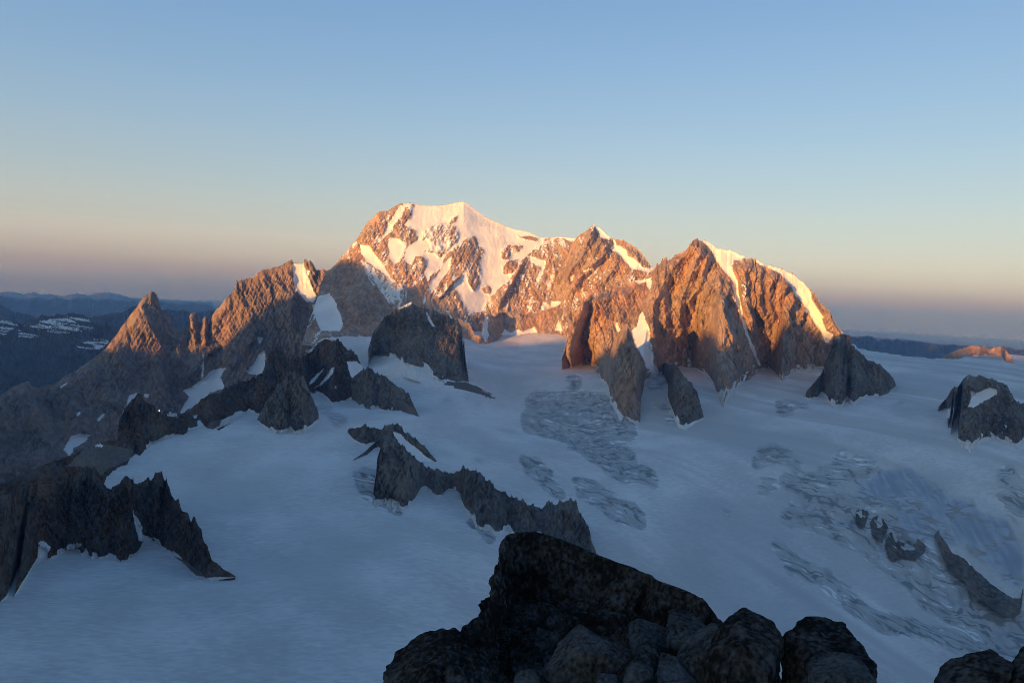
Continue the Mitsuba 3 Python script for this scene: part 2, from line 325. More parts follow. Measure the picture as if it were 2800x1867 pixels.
def say(key, label, category, kind='structure', group=None):
    labels[key] = {'label': label, 'category': category}
    if kind: labels[key]['kind'] = kind
    if group: labels[key]['group'] = group
def with_D(pts, D):
    D = np.interp(np.linspace(0, 1, len(pts)), np.linspace(0, 1, len(D)), D) if np.ndim(D) and len(D) != len(pts) else D
    D = np.broadcast_to(np.asarray(D, float), (len(pts),))
    return [tuple(p) + (d,) for p, d in zip(pts, D)]

# ------------------------------------------------------------------ the great mountains
blanc_ridge = Z('B', 235,640, 270,618, 310,580, 340,545, 350,520, 380,510, 400,470, 430,440, 460,400, 500,340, 530,290, 570,255, 615,205, 680,200, 720,175, 765,150, 840,143, 870,150, 930,160,
                1000,163, 1080,158, 1150,145, 1190,133, 1225,133, 1260,155, 1310,195, 1370,240, 1430,270, 1480,290, 1530,315, 1600,335, 1680,350, 1740,375, 1775,393, 1850,390, 1900,385, 1960,390, 2010,395, 2060,400, 2100,420)
mountain('snow_mountain', with_D(blanc_ridge, np.interp(blanc_ridge[:, 0], [890, 1080, 1260, 1500, 1620], [6900, 7050, 7250, 7350, 7300])),
         with_D(Z('B', 150,1060, 340,1050, 600,1000, 900,960, 1100,960, 1230,930, 1400,930, 1600,950, 1900,1000, 2100,1000), [6050, 6050, 6100, 6100, 6200, 6300, 6450, 6500, 6500, 6500]), ncol=620, nrow=330, jag=1.6, rough=0.55, prof=1.15,
         dust=0.63, seed=1, zones=[
    ('bare', Z('B', 200,640, 340,545, 450,545, 560,600, 680,670, 760,740, 840,745, 900,720, 960,780, 1050,900, 900,1000, 140,1070)),
    ('snow', Z('B', 505,620, 515,625, 580,735, 572,742)), ('snow', Z('B', 560,650, 572,650, 640,760, 700,860, 692,866, 625,770)), ('snow', Z('B', 640,700, 655,700, 720,790, 712,800)), ('snow', Z('B', 800,790, 815,740, 812,800, 806,850)), ('snow', Z('B', 935,820, 950,790, 945,860, 932,890)),
    ('snow', Z('B', 840,140, 930,150, 1080,148, 1200,125, 1260,140, 1370,230, 1480,280, 1600,325, 1770,380, 2030,385, 2030,400, 1990,420, 1900,395, 1800,400, 1760,450, 1700,500, 1640,550, 1590,640, 1540,700, 1480,750, 1430,800, 1390,830, 1380,880, 1340,930, 1240,925, 1215,850, 1180,790, 1140,740, 1190,690, 1240,620, 1270,570, 1300,500, 1330,430, 1310,380, 1250,395, 1190,440, 1130,480, 1080,540, 1060,600, 1010,640, 960,700, 940,640, 960,560, 920,520, 880,530, 840,590, 800,560, 800,480, 840,440, 900,400, 880,340, 830,330, 790,300, 820,260, 840,200)),
    ('snow', Z('B', 770,165, 810,160, 790,220, 740,280, 720,340, 680,370, 630,410, 660,350, 690,280, 740,210)),
    ('snow', Z('B', 690,400, 740,395, 810,440, 790,500, 760,570, 720,590, 690,520, 680,450)),
    ('snow', Z('B', 480,450, 540,450, 600,530, 650,600, 700,680, 750,730, 700,700, 620,630, 540,570, 490,510)),
    ('snow', Z('B', 1090,560, 1130,530, 1120,620, 1060,700, 1000,780, 960,770, 990,700, 1050,640)),
    ('snow', Z('B', 1690,520, 1740,540, 1810,560, 1790,640, 1750,720, 1740,690, 1770,610, 1700,570)),
    ('snow', Z('B', 100,830, 170,820, 260,790, 300,850, 360,1000, 340,1060, 200,1060)),
    ('rock', Z('B', 1120,290, 1150,250, 1180,235, 1175,260, 1150,290, 1125,305)),
    ('mixed', Z('B', 910,420, 930,340, 1000,310, 1070,290, 1150,310, 1190,350, 1180,410, 1130,470, 1050,540, 1000,500, 930,490, 1000,440, 960,400)),
    ('rock', Z('B', 1270,580, 1330,450, 1365,480, 1360,520, 1340,560, 1340,660, 1330,730, 1290,780, 1255,720, 1245,630)),
    ('rock', Z('B', 1490,490, 1540,440, 1650,450, 1620,490, 1560,520, 1545,550, 1500,550)),
    ('rock', Z('B', 1600,378, 1680,385, 1760,395, 1740,420, 1700,410, 1640,395)),
    ('rock', Z('B', 1500,600, 1540,560, 1620,550, 1600,620, 1560,650, 1510,650)),
    ('rock', Z('B', 1350,760, 1390,730, 1420,760, 1410,800, 1360,790)),
    ('mixed', Z('B', 480,560, 560,600, 700,700, 800,760, 760,900, 700,850, 620,760, 540,660)),
    ('rock', Z('B', 810,160, 840,150, 870,160, 830,270, 790,220)), ('rock', Z('B', 720,300, 750,265, 790,300, 785,380, 750,400, 715,380)), ('rock', Z('B', 820,345, 870,345, 880,390, 850,440, 815,400)),
    ], ribs=[(Z('B', 1640,560, 1560,720, 1480,830, 1450,920), 90, 30, 12), (Z('B', 1200,660, 1100,760, 1030,840), 60, 18, 8)])
say('snow_mountain', 'highest snow-domed mountain in the middle, sunlit orange with snow gullies between rock ribs', 'mountain')

peut = Z('A', -60,1040, 0,1000, 40,965, 80,935, 160,905, 215,895, 250,930, 290,935, 340,915, 390,910, 440,880, 480,845, 540,820, 590,780, 650,740, 700,705, 740,670, 770,640, 800,595, 840,555, 880,490, 930,420, 970,375,
         1000,330, 1030,290, 1060,270, 1080,250, 1095,250, 1115,270, 1130,300, 1140,330, 1145,370, 1180,400, 1215,425, 1235,470, 1265,510, 1290,520, 1320,510, 1345,480, 1355,420, 1375,402, 1395,405, 1410,440, 1420,475, 1440,470, 1455,440, 1470,428,
         1482,445, 1490,475, 1505,470, 1515,420, 1545,380, 1580,350, 1610,300, 1650,270, 1670,245, 1680,190, 1690,168, 1700,185, 1720,170, 1760,160, 1810,155, 1840,125, 1870,100, 1930,92, 2000,70, 2060,35, 2085,25, 2095,45, 2165,58,
         2172,30, 2183,22, 2198,45, 2215,28, 2235,50, 2260,100, 2290,104, 2305,90, 2325,100, 2350,100, 2400,125, 2480,140)
mountain('rock_mountain', with_D(peut, np.interp(peut[:, 0], [0, 300, 410, 560, 800, 950], [6700, 7300, 7500, 7500, 7600, 7600])),
         with_D(Z('P', -40,1420, 300,1260, 500,1150, 600,1100, 800,980, 870,930, 960,905), [5700, 6250, 6600, 6750, 7000, 7100, 7150]), ncol=640, nrow=420, jag=7, rough=0.85, scale=1.1, seed=22, rock='red_granite', zones=[
    ('snow', Z('A', 2085,55, 2165,60, 2172,90, 2205,110, 2195,150, 2225,220, 2260,290, 2240,330, 2190,330, 2130,270, 2100,200, 2092,120)),
    ('snow', Z('A', 1755,830, 1800,790, 1850,700, 1890,680, 1895,760, 1870,850, 1830,855, 1770,850)),
    ('snow', Z('A', 1310,965, 1400,920, 1520,820, 1615,800, 1570,870, 1610,950, 1500,980, 1420,1055, 1340,1100, 1285,1130, 1300,1080, 1350,1010)),
    ('snow', Z('A', 450,1385, 500,1290, 570,1270, 645,1280, 600,1330, 520,1380, 490,1430)),
    ('snow', Z('A', 865,1140, 900,1070, 920,1000, 990,980, 950,1030, 900,1090)), ('snow', Z('A', 680,1170, 740,1125, 740,1145, 700,1185)),
    ('snow', Z('A', 1020,990, 1060,985, 1050,1015, 1030,1015)), ('snow', Z('A', 2180,680, 2230,655, 2245,665, 2200,695)), ('snow', Z('A', 1845,580, 1880,585, 1860,630, 1840,620)),
    ('snow', Z('A', 2230,350, 2300,330, 2352,380, 2380,500, 2310,560, 2270,600, 2262,480)),
    ('snow', Z('A', 425,935, 470,910, 475,920, 430,955)), ('snow', Z('A', 1440,780, 1450,690, 1453,780, 1445,880, 1436,880)), ('snow', Z('A', 545,1130, 570,1115, 565,1140, 550,1148)),
    ], ribs=[(Z('A', 215,905, 300,1120, 380,1350), 130, 60, 30), (Z('A', 440,885, 560,1080, 660,1290), 130, 60, 34), (Z('A', 640,750, 760,930, 850,1100), 110, 50, 28), (Z('A', 800,600, 900,760, 960,930), 110, 50, 26), (Z('A', 1130,650, 1180,800, 1200,960, 1230,1090), 120, 50, 28), (Z('A', 1560,620, 1400,760, 1340,900), 90, 40, 24), (Z('A', 1880,480, 1700,700, 1640,820), 90, 45, 26), (Z('A', 2080,250, 2060,420, 2100,560), 90, 40, 22), (Z('A', 1320,520, 1280,650, 1290,800), 80, 30, 18),
    (Z('A', 1090,255, 1010,360, 1060,470, 1110,560, 1130,640), 70, 40, 22), (Z('A', 1690,190, 1580,380, 1520,560), 60, 40, 25), (Z('A', 1375,410, 1390,560, 1400,700), 60, 14, 9), (Z('A', 1470,430, 1465,560, 1470,660), 60, 12, 9)])
say('rock_mountain', 'long jagged rock mountain on the left with a pointed red sunlit tower and a high shoulder', 'mountain')

maudit = Z('C', 165,560, 200,430, 260,330, 300,230, 330,188, 350,170, 385,150, 410,135, 430,110, 455,88, 470,105, 500,115, 540,155, 580,185, 610,200, 660,198, 690,215, 730,240, 765,260, 780,285, 800,300, 830,340, 855,380, 875,398, 960,430, 1040,480)
mountain('rock_mountain_001', with_D(maudit, np.interp(maudit[:, 0], [1500, 1560, 1700, 1850], [7000, 6900, 6700, 6500])),
         with_D(Z('C', -60,830, 0,850, 150,860, 280,850, 450,850, 700,850, 1040,850), [6350, 6300, 6250, 6200, 6150, 6100, 6100]), ncol=430, nrow=280, jag=6, rough=0.75, seed=7, dust=0.66, zones=[
    ('snow', Z('C', 460,100, 500,112, 545,155, 580,190, 540,190, 510,190, 490,150)),
    ('snow', Z('C', 580,190, 620,230, 680,270, 700,310, 760,350, 800,400, 880,400, 850,440, 800,420, 760,410, 720,410, 690,370, 640,310, 570,260, 600,240)),
    ('snow', Z('C', 0,700, 60,660, 150,640, 215,640, 190,675, 120,690, 30,735, -20,740)), ('snow', Z('C', 190,770, 205,770, 230,850, 170,855)), ('snow', Z('C', 355,440, 400,415, 460,395, 400,425)),
    ('snow', Z('C', 285,470, 310,450, 310,480, 290,500)),
    ], ribs=[(Z('C', 455,95, 430,200, 380,330, 300,420, 240,560), 150, 45, 20), (Z('C', 560,190, 520,330, 420,400, 320,520, 250,620), 120, 45, 18), (Z('C', 620,300, 580,420, 520,520), 80, 30, 14), (Z('C', 520,200, 470,290, 440,380), 60, 15, 9),
             (Z('C', -20,700, 40,760, 60,850), 60, 40, 30)])
say('rock_mountain_001', 'pointed rock mountain with a snow-streaked right shoulder, standing between the snow dome and the fluted wall', 'mountain')

tacul = Z('C', 225,1060, 245,1010, 265,960, 285,890, 300,850, 315,800, 340,740, 350,690, 380,660, 395,632, 425,640, 432,600, 445,585, 458,605, 470,640, 478,612, 490,600, 520,580, 540,560, 560,540, 590,545, 610,530, 640,525, 670,535, 690,535, 715,510, 750,485, 790,480, 835,475, 860,440,
          880,405, 900,390, 905,360, 915,360, 920,385, 935,370, 945,335, 955,340, 960,325, 975,322, 985,350, 1000,345, 1040,310, 1065,295, 1080,300, 1110,280, 1130,260, 1150,230, 1160,205, 1180,195, 1200,197, 1215,212, 1240,203, 1265,210,
          1300,240, 1340,260, 1400,272, 1450,285, 1500,310, 1540,330, 1575,328, 1600,335, 1640,355, 1690,385, 1720,383, 1760,395, 1820,420, 1870,440, 1920,480, 1970,530, 2000,550, 2030,590, 2060,640, 2100,680, 2140,720, 2170,770, 2200,820, 2225,850, 2240,880, 2300,960)
tacul_foot = Z('C', 205,1064, 235,1078, 262,1104, 300,1112, 340,1100, 400,1080, 440,1085, 480,1120, 510,1180, 560,1225, 585,1300, 620,1330, 700,1330, 770,1300, 830,1200, 900,1160, 945,1140, 1000,1130, 1080,1110, 1150,1100, 1200,1130, 1270,1170, 1300,1210, 1330,1290, 1380,1360, 1400,1310, 1440,1295,
               1470,1250, 1510,1200, 1560,1180, 1620,1130, 1690,1110, 1740,1130, 1790,1195, 1830,1170, 1880,1140, 1950,1130, 2040,1110, 2150,1100, 2300,1100)
mountain('rock_mountain_002', with_D(tacul, np.interp(tacul[:, 0], [1530, 1620, 1780, 1900, 2100, 2330], [4500, 4700, 4950, 4850, 4900, 5100])), tacul_foot, ncol=960, nrow=430, jag=9, rough=0.9, seed=12, zones=[
    ('snow', Z('C', 1225,205, 1265,208, 1340,255, 1450,280, 1540,328, 1500,345, 1450,345, 1440,400, 1450,440, 1480,480, 1490,560, 1470,540, 1430,490, 1370,410, 1330,350, 1290,280)),
    ('snow', Z('C', 1440,520, 1480,540, 1500,650, 1520,760, 1560,880, 1600,970, 1640,1090, 1625,1095, 1590,1000, 1540,880, 1490,720)),
    ('snow', Z('C', 1590,330, 1640,350, 1690,385, 1740,390, 1820,415, 1920,475, 1995,550, 2005,620, 2060,700, 2110,770, 2170,870, 2130,935, 2110,930, 2070,840, 2010,760, 1960,680, 1900,600, 1860,530, 1800,460, 1740,420, 1690,400, 1640,380)),
    ('snow', Z('C', 795,715, 820,760, 850,830, 860,870, 850,920, 880,1000, 880,1080, 920,1140, 900,1160, 830,1120, 790,1020, 740,930, 722,850, 760,820, 770,750)),
    ('snow', Z('C', 740,490, 790,480, 865,475, 860,570, 840,540, 820,500, 770,520)), ('snow', Z('C', 610,790, 625,790, 645,840, 625,860, 610,820)), ('snow', Z('C', 390,1060, 400,1040, 410,1070, 440,1085, 370,1090)),
    ('mixed', Z('C', 1490,340, 1520,335, 1500,400, 1480,420)), ('mixed', Z('C', 2080,760, 2110,740, 2200,850, 2180,870, 2120,850)), ('mixed', Z('C', 1480,520, 1500,640, 1560,640, 1530,520)),
    ('mixed', Z('C', 1050,1080, 1200,1060, 1240,1140, 1180,1110, 1080,1110)), ('mixed', Z('C', 1480,1180, 1620,1090, 1600,1190, 1500,1220)), ('mixed', Z('C', 1690,1070, 1740,1080, 1750,1140, 1690,1110)),
    ], ribs=[(Z('C', 432,590, 410,680, 370,800, 320,930, 300,1080), 150, 45, 16), (Z('C', 515,580, 490,700, 465,850, 440,1000), 150, 22, 40),
             (Z('C', 690,540, 640,700, 560,900, 500,1080), 60, 60, 30),
             (Z('C', 985,350, 960,500, 900,640, 880,800, 900,960, 930,1080), 90, 40, 14), (Z('C', 1065,300, 1010,420, 975,560, 960,700, 1000,900), 110, 40, 18),
             (Z('C', 1165,210, 1120,300, 1050,390, 1030,520), 130, 45, 20), (Z('C', 1225,215, 1200,330, 1140,470, 1080,620, 1070,760, 1110,900), 130, 40, 18), (Z('C', 1270,290, 1240,420, 1200,540, 1140,640, 1130,760), 110, 35, 14),
             (Z('C', 1350,420, 1320,560, 1380,760, 1440,900, 1470,1000), 120, 45, 18), (Z('C', 1400,500, 1400,580, 1370,690), 70, 30, 12), (Z('C', 1300,500, 1230,620, 1220,760, 1230,900), 90, 40, 16),
             (Z('C', 1575,335, 1520,450, 1520,600, 1560,760, 1580,900), 110, 40, 16), (Z('C', 1650,380, 1620,520, 1620,660, 1660,800), 110, 35, 18), (Z('C', 1740,430, 1680,560, 1700,700, 1720,860), 110, 35, 18),
             (Z('C', 1820,500, 1760,620, 1760,760), 100, 30, 16), (Z('C', 1870,570, 1830,700, 1830,860), 90, 30, 14), (Z('C', 1940,690, 1900,800, 1900,900), 80, 30, 14),
             (Z('C', 1530,790, 1490,880, 1490,1000), 60, 16, 10), (Z('C', 1320,900, 1290,1040, 1330,1300), 60, 30, 20)])
say('rock_mountain_002', 'great fluted rock wall right of centre, orange in the sun, with snow running down from its crest', 'mountain')

mountain('rock_spur', Z('C', 470,1130, 500,1095, 560,1040, 600,950, 640,860, 670,810, 690,795, 705,820, 722,860, 740,930, 762,1000, 790,1080, 815,1150, 825,1200),
         Z('C', 465,1135, 510,1185, 560,1240, 570,1330, 620,1400, 680,1470, 740,1495, 785,1512, 790,1330, 828,1205), slope=50, ncol=190, nrow=250, jag=9.5, rough=0.85, seed=15,
         ribs=[(Z('C', 690,800, 650,900, 600,1050, 600,1250), 60, 30, 40)])
say('rock_spur', 'rock pillar standing out at the left foot of the fluted wall, its top sunlit', 'rock spur')
mountain('rock_spur_001', Z('C', 935,1120, 950,1080, 965,1075, 1000,1088, 1020,1072, 1035,1080, 1060,1110, 1090,1150, 1110,1170, 1150,1220, 1190,1270, 1205,1330, 1230,1420, 1238,1465),
         Z('C', 930,1130, 985,1235, 985,1320, 1010,1390, 1040,1465, 1070,1512, 1110,1522, 1170,1492, 1240,1468), rock='grey_granite', slope=50, ncol=170, nrow=220, jag=7.6, rough=0.9, scale=0.8, seed=16)
say('rock_spur_001', 'grey rock pillar with a tiny sunlit tip in the snow below the fluted wall', 'rock spur')
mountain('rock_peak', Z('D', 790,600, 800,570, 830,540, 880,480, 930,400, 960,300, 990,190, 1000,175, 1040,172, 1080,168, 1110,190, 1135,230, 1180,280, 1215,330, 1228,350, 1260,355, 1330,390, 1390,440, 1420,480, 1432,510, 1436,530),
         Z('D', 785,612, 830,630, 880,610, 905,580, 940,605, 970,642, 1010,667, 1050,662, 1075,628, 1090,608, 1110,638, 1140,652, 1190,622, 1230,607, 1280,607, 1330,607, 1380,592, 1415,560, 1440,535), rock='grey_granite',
         slope=46, ncol=290, nrow=220, jag=9.5, rough=1.0, scale=0.8, seed=17, zones=[('snow', Z('D', 1110,235, 1130,235, 1200,290, 1218,325, 1190,310, 1150,270))])
say('rock_peak', 'dark shaded rock peak at the right foot of the fluted wall', 'rock peak')

# the grey pyramid in the middle and the low lit wall behind the basin
mountain('rock_peak_001', with_D(Z('B', 540,1190, 560,1120, 580,1060, 640,980, 700,930, 750,900, 800,870, 850,850, 880,875, 920,885, 945,880, 960,900, 1000,905, 1050,920, 1090,950, 1120,940, 1170,970, 1210,1040, 1225,1090, 1228,1150, 1215,1180, 1235,1260, 1250,1340, 1258,1420), np.interp(np.arange(26), [0, 1, 3, 5, 18, 22, 25], [3880, 3980, 4120, 4270, 4270, 4080, 3920])),
         [tuple(q) + (0,) for q in Z('B', 535,1200, 570,1240, 640,1240, 740,1245, 800,1290, 870,1310, 960,1335, 1000,1380, 1060,1420, 1120,1400, 1190,1425, 1260,1425)], rock='grey_granite', slope=44, ncol=330, nrow=260, jag=9.5, rough=0.75, scale=0.8, seed=18,
         zones=[('snow', Z('B', 750,905, 800,870, 855,850, 850,870, 790,895)), ('snow', Z('B', 945,915, 965,930, 1015,1030, 1000,1030, 960,970)), ('snow', Z('B', 1115,945, 1140,940, 1140,965, 1125,970)),
                           ('scree', Z('B', 1080,1400, 1200,1430, 1260,1420, 1200,1360, 1100,1370))])
say('rock_peak_001', 'broad grey rock pyramid in the shade before the snow-domed mountain', 'rock peak')
mountain('rock_wall', (Z('B', 1180,960, 1230,990, 1260,1000, 1300,1080, 1350,1100, 1375,960, 1400,935, 1440,960, 1480,930, 1510,925, 1560,920, 1620,930, 1680,945, 1740,930, 1790,910, 1860,890, 1930,900, 1990,900)),
         [tuple(q) for q in Z('B', 1170,1100, 1250,1110, 1330,1150, 1400,1140, 1460,1120, 1500,1090, 1620,1085, 1700,1075, 1760,1070, 1850,1070, 2000,1075)], ncol=250, nrow=160, jag=5, rough=0.6, deep=0.5, slope=58, seed=19, zones=[
    ('snow', Z('B', 1230,985, 1260,960, 1330,960, 1370,935, 1395,960, 1390,1030, 1400,1090, 1370,1140, 1330,1050, 1290,1040, 1260,1010)), ('snow', Z('B', 1880,1050, 1895,970, 1925,1050, 1950,1075, 1860,1075)),
    ('snow', Z('B', 1490,1090, 1520,1045, 1550,1070, 1610,1045, 1640,1065, 1720,1030, 1745,1070, 1620,1090))])
say('rock_wall', 'low orange rock wall at the head of the snow basin', 'rock wall')

# the darker ridges on the near side
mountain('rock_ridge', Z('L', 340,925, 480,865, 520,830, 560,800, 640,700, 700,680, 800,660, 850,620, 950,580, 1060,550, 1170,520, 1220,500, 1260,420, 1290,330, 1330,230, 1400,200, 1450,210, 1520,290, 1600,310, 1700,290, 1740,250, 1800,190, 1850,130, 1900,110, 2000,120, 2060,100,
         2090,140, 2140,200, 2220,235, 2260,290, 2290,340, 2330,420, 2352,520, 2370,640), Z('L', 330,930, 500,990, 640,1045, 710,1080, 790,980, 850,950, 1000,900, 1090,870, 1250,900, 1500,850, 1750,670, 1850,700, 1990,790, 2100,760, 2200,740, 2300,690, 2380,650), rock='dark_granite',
         slope=40, ncol=420, nrow=260, jag=11.4, rough=1.1, scale=0.6, seed=23, zones=[
    ('snow', Z('L', 2140,350, 2260,340, 2352,410, 2300,470, 2240,540, 2200,520, 2170,450)), ('snow', Z('L', 1745,600, 1760,550, 1900,420, 1905,430, 1790,570)), ('snow', Z('L', 1785,645, 1850,600, 1930,500, 1980,415, 2018,410, 1990,490, 1890,590)),
    ('snow', Z('L', 2015,635, 2030,605, 2045,608, 2030,635)), ('snow', Z('L', 1715,250, 1740,210, 1795,195, 1760,240)), ('scree', Z('L', 640,1050, 700,990, 800,970, 780,1040, 715,1085)), ('snow', Z('L', 500,925, 545,925, 540,960, 515,955)),
    ('snow', Z('L', 1870,110, 1940,90, 2010,65, 2040,100, 1990,125, 1950,105))])
say('rock_ridge', 'brown-grey rock ridge rising from the hut towards the grey pyramid', 'rock ridge')
mountain('rock_peak_002', Z('L', 1190,960, 1230,880, 1300,760, 1380,640, 1440,560, 1500,500, 1545,460, 1580,450, 1650,490, 1700,540, 1745,640, 1765,700, 1790,780, 1830,840, 1848,910, 1850,950),
         Z('L', 1185,965, 1240,1010, 1310,1045, 1400,1065, 1470,1065, 1530,1042, 1610,1068, 1700,1050, 1780,1010, 1852,960), rock='grey_granite', slope=50, ncol=200, nrow=200, jag=9.5, rough=1.25, scale=0.5, seed=24)
say('rock_peak_002', 'rounded grey rock peak rising from the edge of the near snow plateau', 'rock peak')
mountain('rock_peak_003', Z('B', 380,1500, 400,1440, 430,1390, 480,1345, 540,1312, 580,1340, 620,1370, 660,1380, 720,1430, 760,1450, 830,1510, 860,1570, 900,1660, 930,1720), np.vstack([Z('F', 270,150, 300,140, 400,98, 450,120, 500,150, 560,176, 600,165, 650,182, 740,190, 800,202, 860,218, 920,248)]),
         rock='grey_granite', slope=44, ncol=220, nrow=160, jag=9.5, rough=1.25, scale=0.5, seed=25, zones=[('scree', Z('F', 730,120, 760,95, 850,150, 915,245, 800,200)), ('scree', Z('F', 380,100, 420,80, 520,140, 460,150))])
say('rock_peak_003', 'small dark rock peak in the glacier, in front of the grey pyramid', 'rock peak')
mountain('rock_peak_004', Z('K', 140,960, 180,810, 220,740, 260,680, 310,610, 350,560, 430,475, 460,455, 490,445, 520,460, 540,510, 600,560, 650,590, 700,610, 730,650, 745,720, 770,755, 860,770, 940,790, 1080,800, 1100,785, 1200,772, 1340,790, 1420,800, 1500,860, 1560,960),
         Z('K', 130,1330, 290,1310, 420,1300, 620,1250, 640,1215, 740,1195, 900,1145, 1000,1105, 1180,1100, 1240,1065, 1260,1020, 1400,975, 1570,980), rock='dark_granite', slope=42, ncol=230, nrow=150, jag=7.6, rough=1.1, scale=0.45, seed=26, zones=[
    ('snow', Z('K', 1415,890, 1445,880, 1545,965, 1480,990, 1350,1040, 1250,1050, 1250,1005, 1390,970)), ('snow', Z('K', 1340,795, 1400,800, 1400,845, 1360,850)), ('dirty_snow', Z('K', 630,1215, 760,1190, 920,1110, 1060,1095, 1200,1105, 1200,1150, 640,1260))])
say('rock_peak_004', 'brown rock hump that carries the hut, left edge of the snow plateau', 'rock peak')
mountain('rock_slope', np.vstack([Z('P', -40,1335, 0,1322, 60,1295, 120,1270, 190,1245, 250,1222, 290,1205), Z('K', 120,1190, 300,1150, 560,1180, 640,1230)]),
         np.vstack([Z('P', -40,1420, 100,1420, 200,1390, 278,1310), Z('E', 668,268, 710,180, 815,150, 895,105), Z('K', 400,1360, 650,1240)]), rock='dark_granite', slope=35, ncol=200, nrow=90, jag=3, rough=0.6, scale=0.4, seed=27, zones=[
    ('scree', Z('E', 430,180, 560,40, 700,40, 850,70, 895,105, 810,150, 700,190, 650,240, 600,190)), ('snow', Z('E', 590,45, 630,28, 660,40, 650,55, 610,55))])
say('rock_slope', 'dim brown slope of rock and rubble falling away left of the snow plateau', 'rock slope')
mountain('rock_ridge_001', Z('E', -80,370, 0,350, 60,320, 150,300, 300,290, 400,275, 440,240, 480,190, 540,170, 575,165, 610,190, 640,230, 665,270, 690,300, 710,308, 725,285, 740,280, 770,270, 780,245, 800,230, 815,245, 830,238, 842,232, 852,256, 880,265, 905,290, 940,275, 970,255, 990,240, 1010,228, 1040,225, 1060,260, 1090,290,
         1105,340, 1125,380, 1150,402, 1170,450, 1190,455, 1210,500, 1230,515, 1236,490, 1243,478, 1252,485, 1265,530, 1285,570, 1300,620, 1330,690, 1350,750, 1360,780, 1430,830, 1500,870, 1515,880),
         Z('E', -80,1080, 0,1040, 50,1010, 105,985, 125,830, 150,800, 230,775, 300,745, 420,710, 500,690, 560,708, 600,728, 700,715, 760,743, 800,748, 840,728, 890,690, 960,640, 1010,655, 1090,695, 1130,742, 1190,775, 1280,852, 1320,880, 1420,884, 1520,882), rock='dark_granite', slope=58, ncol=560, nrow=330, jag=11.4, rough=1.2, scale=0.45, seed=28,
         zones=[('snow', Z('E', 850,465, 875,500, 910,560, 918,620, 985,640, 960,660, 890,660, 875,580)), ('snow', Z('E', 245,665, 275,655, 320,700, 300,760, 240,760)), ('dirty_snow', Z('E', 420,700, 430,682, 520,675, 520,690, 440,715)), ('scree', Z('E', 1080,750, 1150,760, 1200,790, 1330,885, 1200,870, 1110,820))],
         ribs=[(Z('E', 1025,230, 990,380, 1000,560), 40, 20, 14), (Z('E', 800,235, 830,330, 850,450), 40, 20, 12), (Z('E', 540,175, 480,350, 470,520), 40, 25, 18)])
say('rock_ridge_001', 'jagged dark rock ridge with spires at the left edge, a snow gully splitting it', 'rock ridge')
mountain('rock_ridge_002', Z('F', 395,330, 405,318, 420,310, 470,315, 500,290, 520,286, 545,310, 590,310, 630,322, 670,300, 700,285, 740,283, 770,295, 790,330, 840,360, 880,380, 900,410, 940,440, 970,480, 1000,510, 1030,550),
         Z('F', 390,345, 430,390, 480,425, 530,432, 600,420, 700,560, 800,540, 900,560, 1035,560), rock='grey_granite', slope=40, ncol=200, nrow=110, jag=7.6, rough=0.7, scale=0.4, seed=29, zones=[('snow', Z('F', 725,370, 715,345, 760,350, 860,440, 960,520, 1030,560, 900,600, 800,480))])
say('rock_ridge_002', 'short grey rock crest behind the dark saw-toothed ridge', 'rock ridge')
mountain('rock_ridge_003', Z('F', 585,800, 600,720, 605,640, 625,560, 640,480, 650,400, 685,340, 720,380, 780,430, 830,480, 880,530, 920,570, 960,590, 1000,600, 1050,620, 1120,635, 1150,642, 1200,615, 1230,590, 1260,595, 1310,620, 1370,660, 1400,690, 1440,730, 1480,745, 1530,780, 1560,800, 1620,815, 1660,840, 1720,865, 1770,880, 1800,860, 1830,845, 1850,840, 1880,865,
         1910,840, 1930,825, 1965,815, 1985,795, 2000,820, 2030,850, 2050,900, 2080,950, 2100,1000, 2115,1040, 2130,1100, 2160,1180, 2180,1240, 2250,1300, 2345,1335),
         Z('F', 580,805, 650,812, 720,835, 800,846, 860,850, 890,800, 920,752, 960,742, 1000,767, 1060,787, 1110,762, 1160,742, 1200,775, 1230,855, 1280,915, 1320,975, 1370,1012, 1440,1042, 1500,1028, 1540,1000, 1590,1062, 1650,1090, 1700,1078, 1760,1062, 1830,1100, 1900,1160, 2000,1230, 2100,1290, 2200,1330, 2350,1345),
         rock='grey_granite', slope=50, ncol=520, nrow=230, jag=9.5, rough=1.2, scale=0.45, seed=30, zones=[('scree', Z('F', 2110,1080, 2150,1080, 2250,1190, 2345,1335, 2200,1300, 2160,1200)), ('scree', Z('F', 1160,720, 1190,740, 1215,830, 1170,770))],
         ribs=[(Z('F', 690,345, 660,500, 700,640, 760,800), 60, 40, 30)])
say('rock_ridge_003', 'long dark saw-toothed rock ridge rising from the middle of the glacier', 'rock ridge')
mountain('rock_spur_002', Z('F', 435,540, 520,480, 580,422, 620,395, 665,345, 690,350), Z('F', 434,543, 530,508, 590,460, 650,440, 695,520), rock='grey_granite', slope=45, ncol=110, nrow=40, jag=5.7, rough=0.5, scale=0.4, seed=31)
say('rock_spur_002', 'thin dark rock spur pointing left from the saw-toothed ridge', 'rock spur')
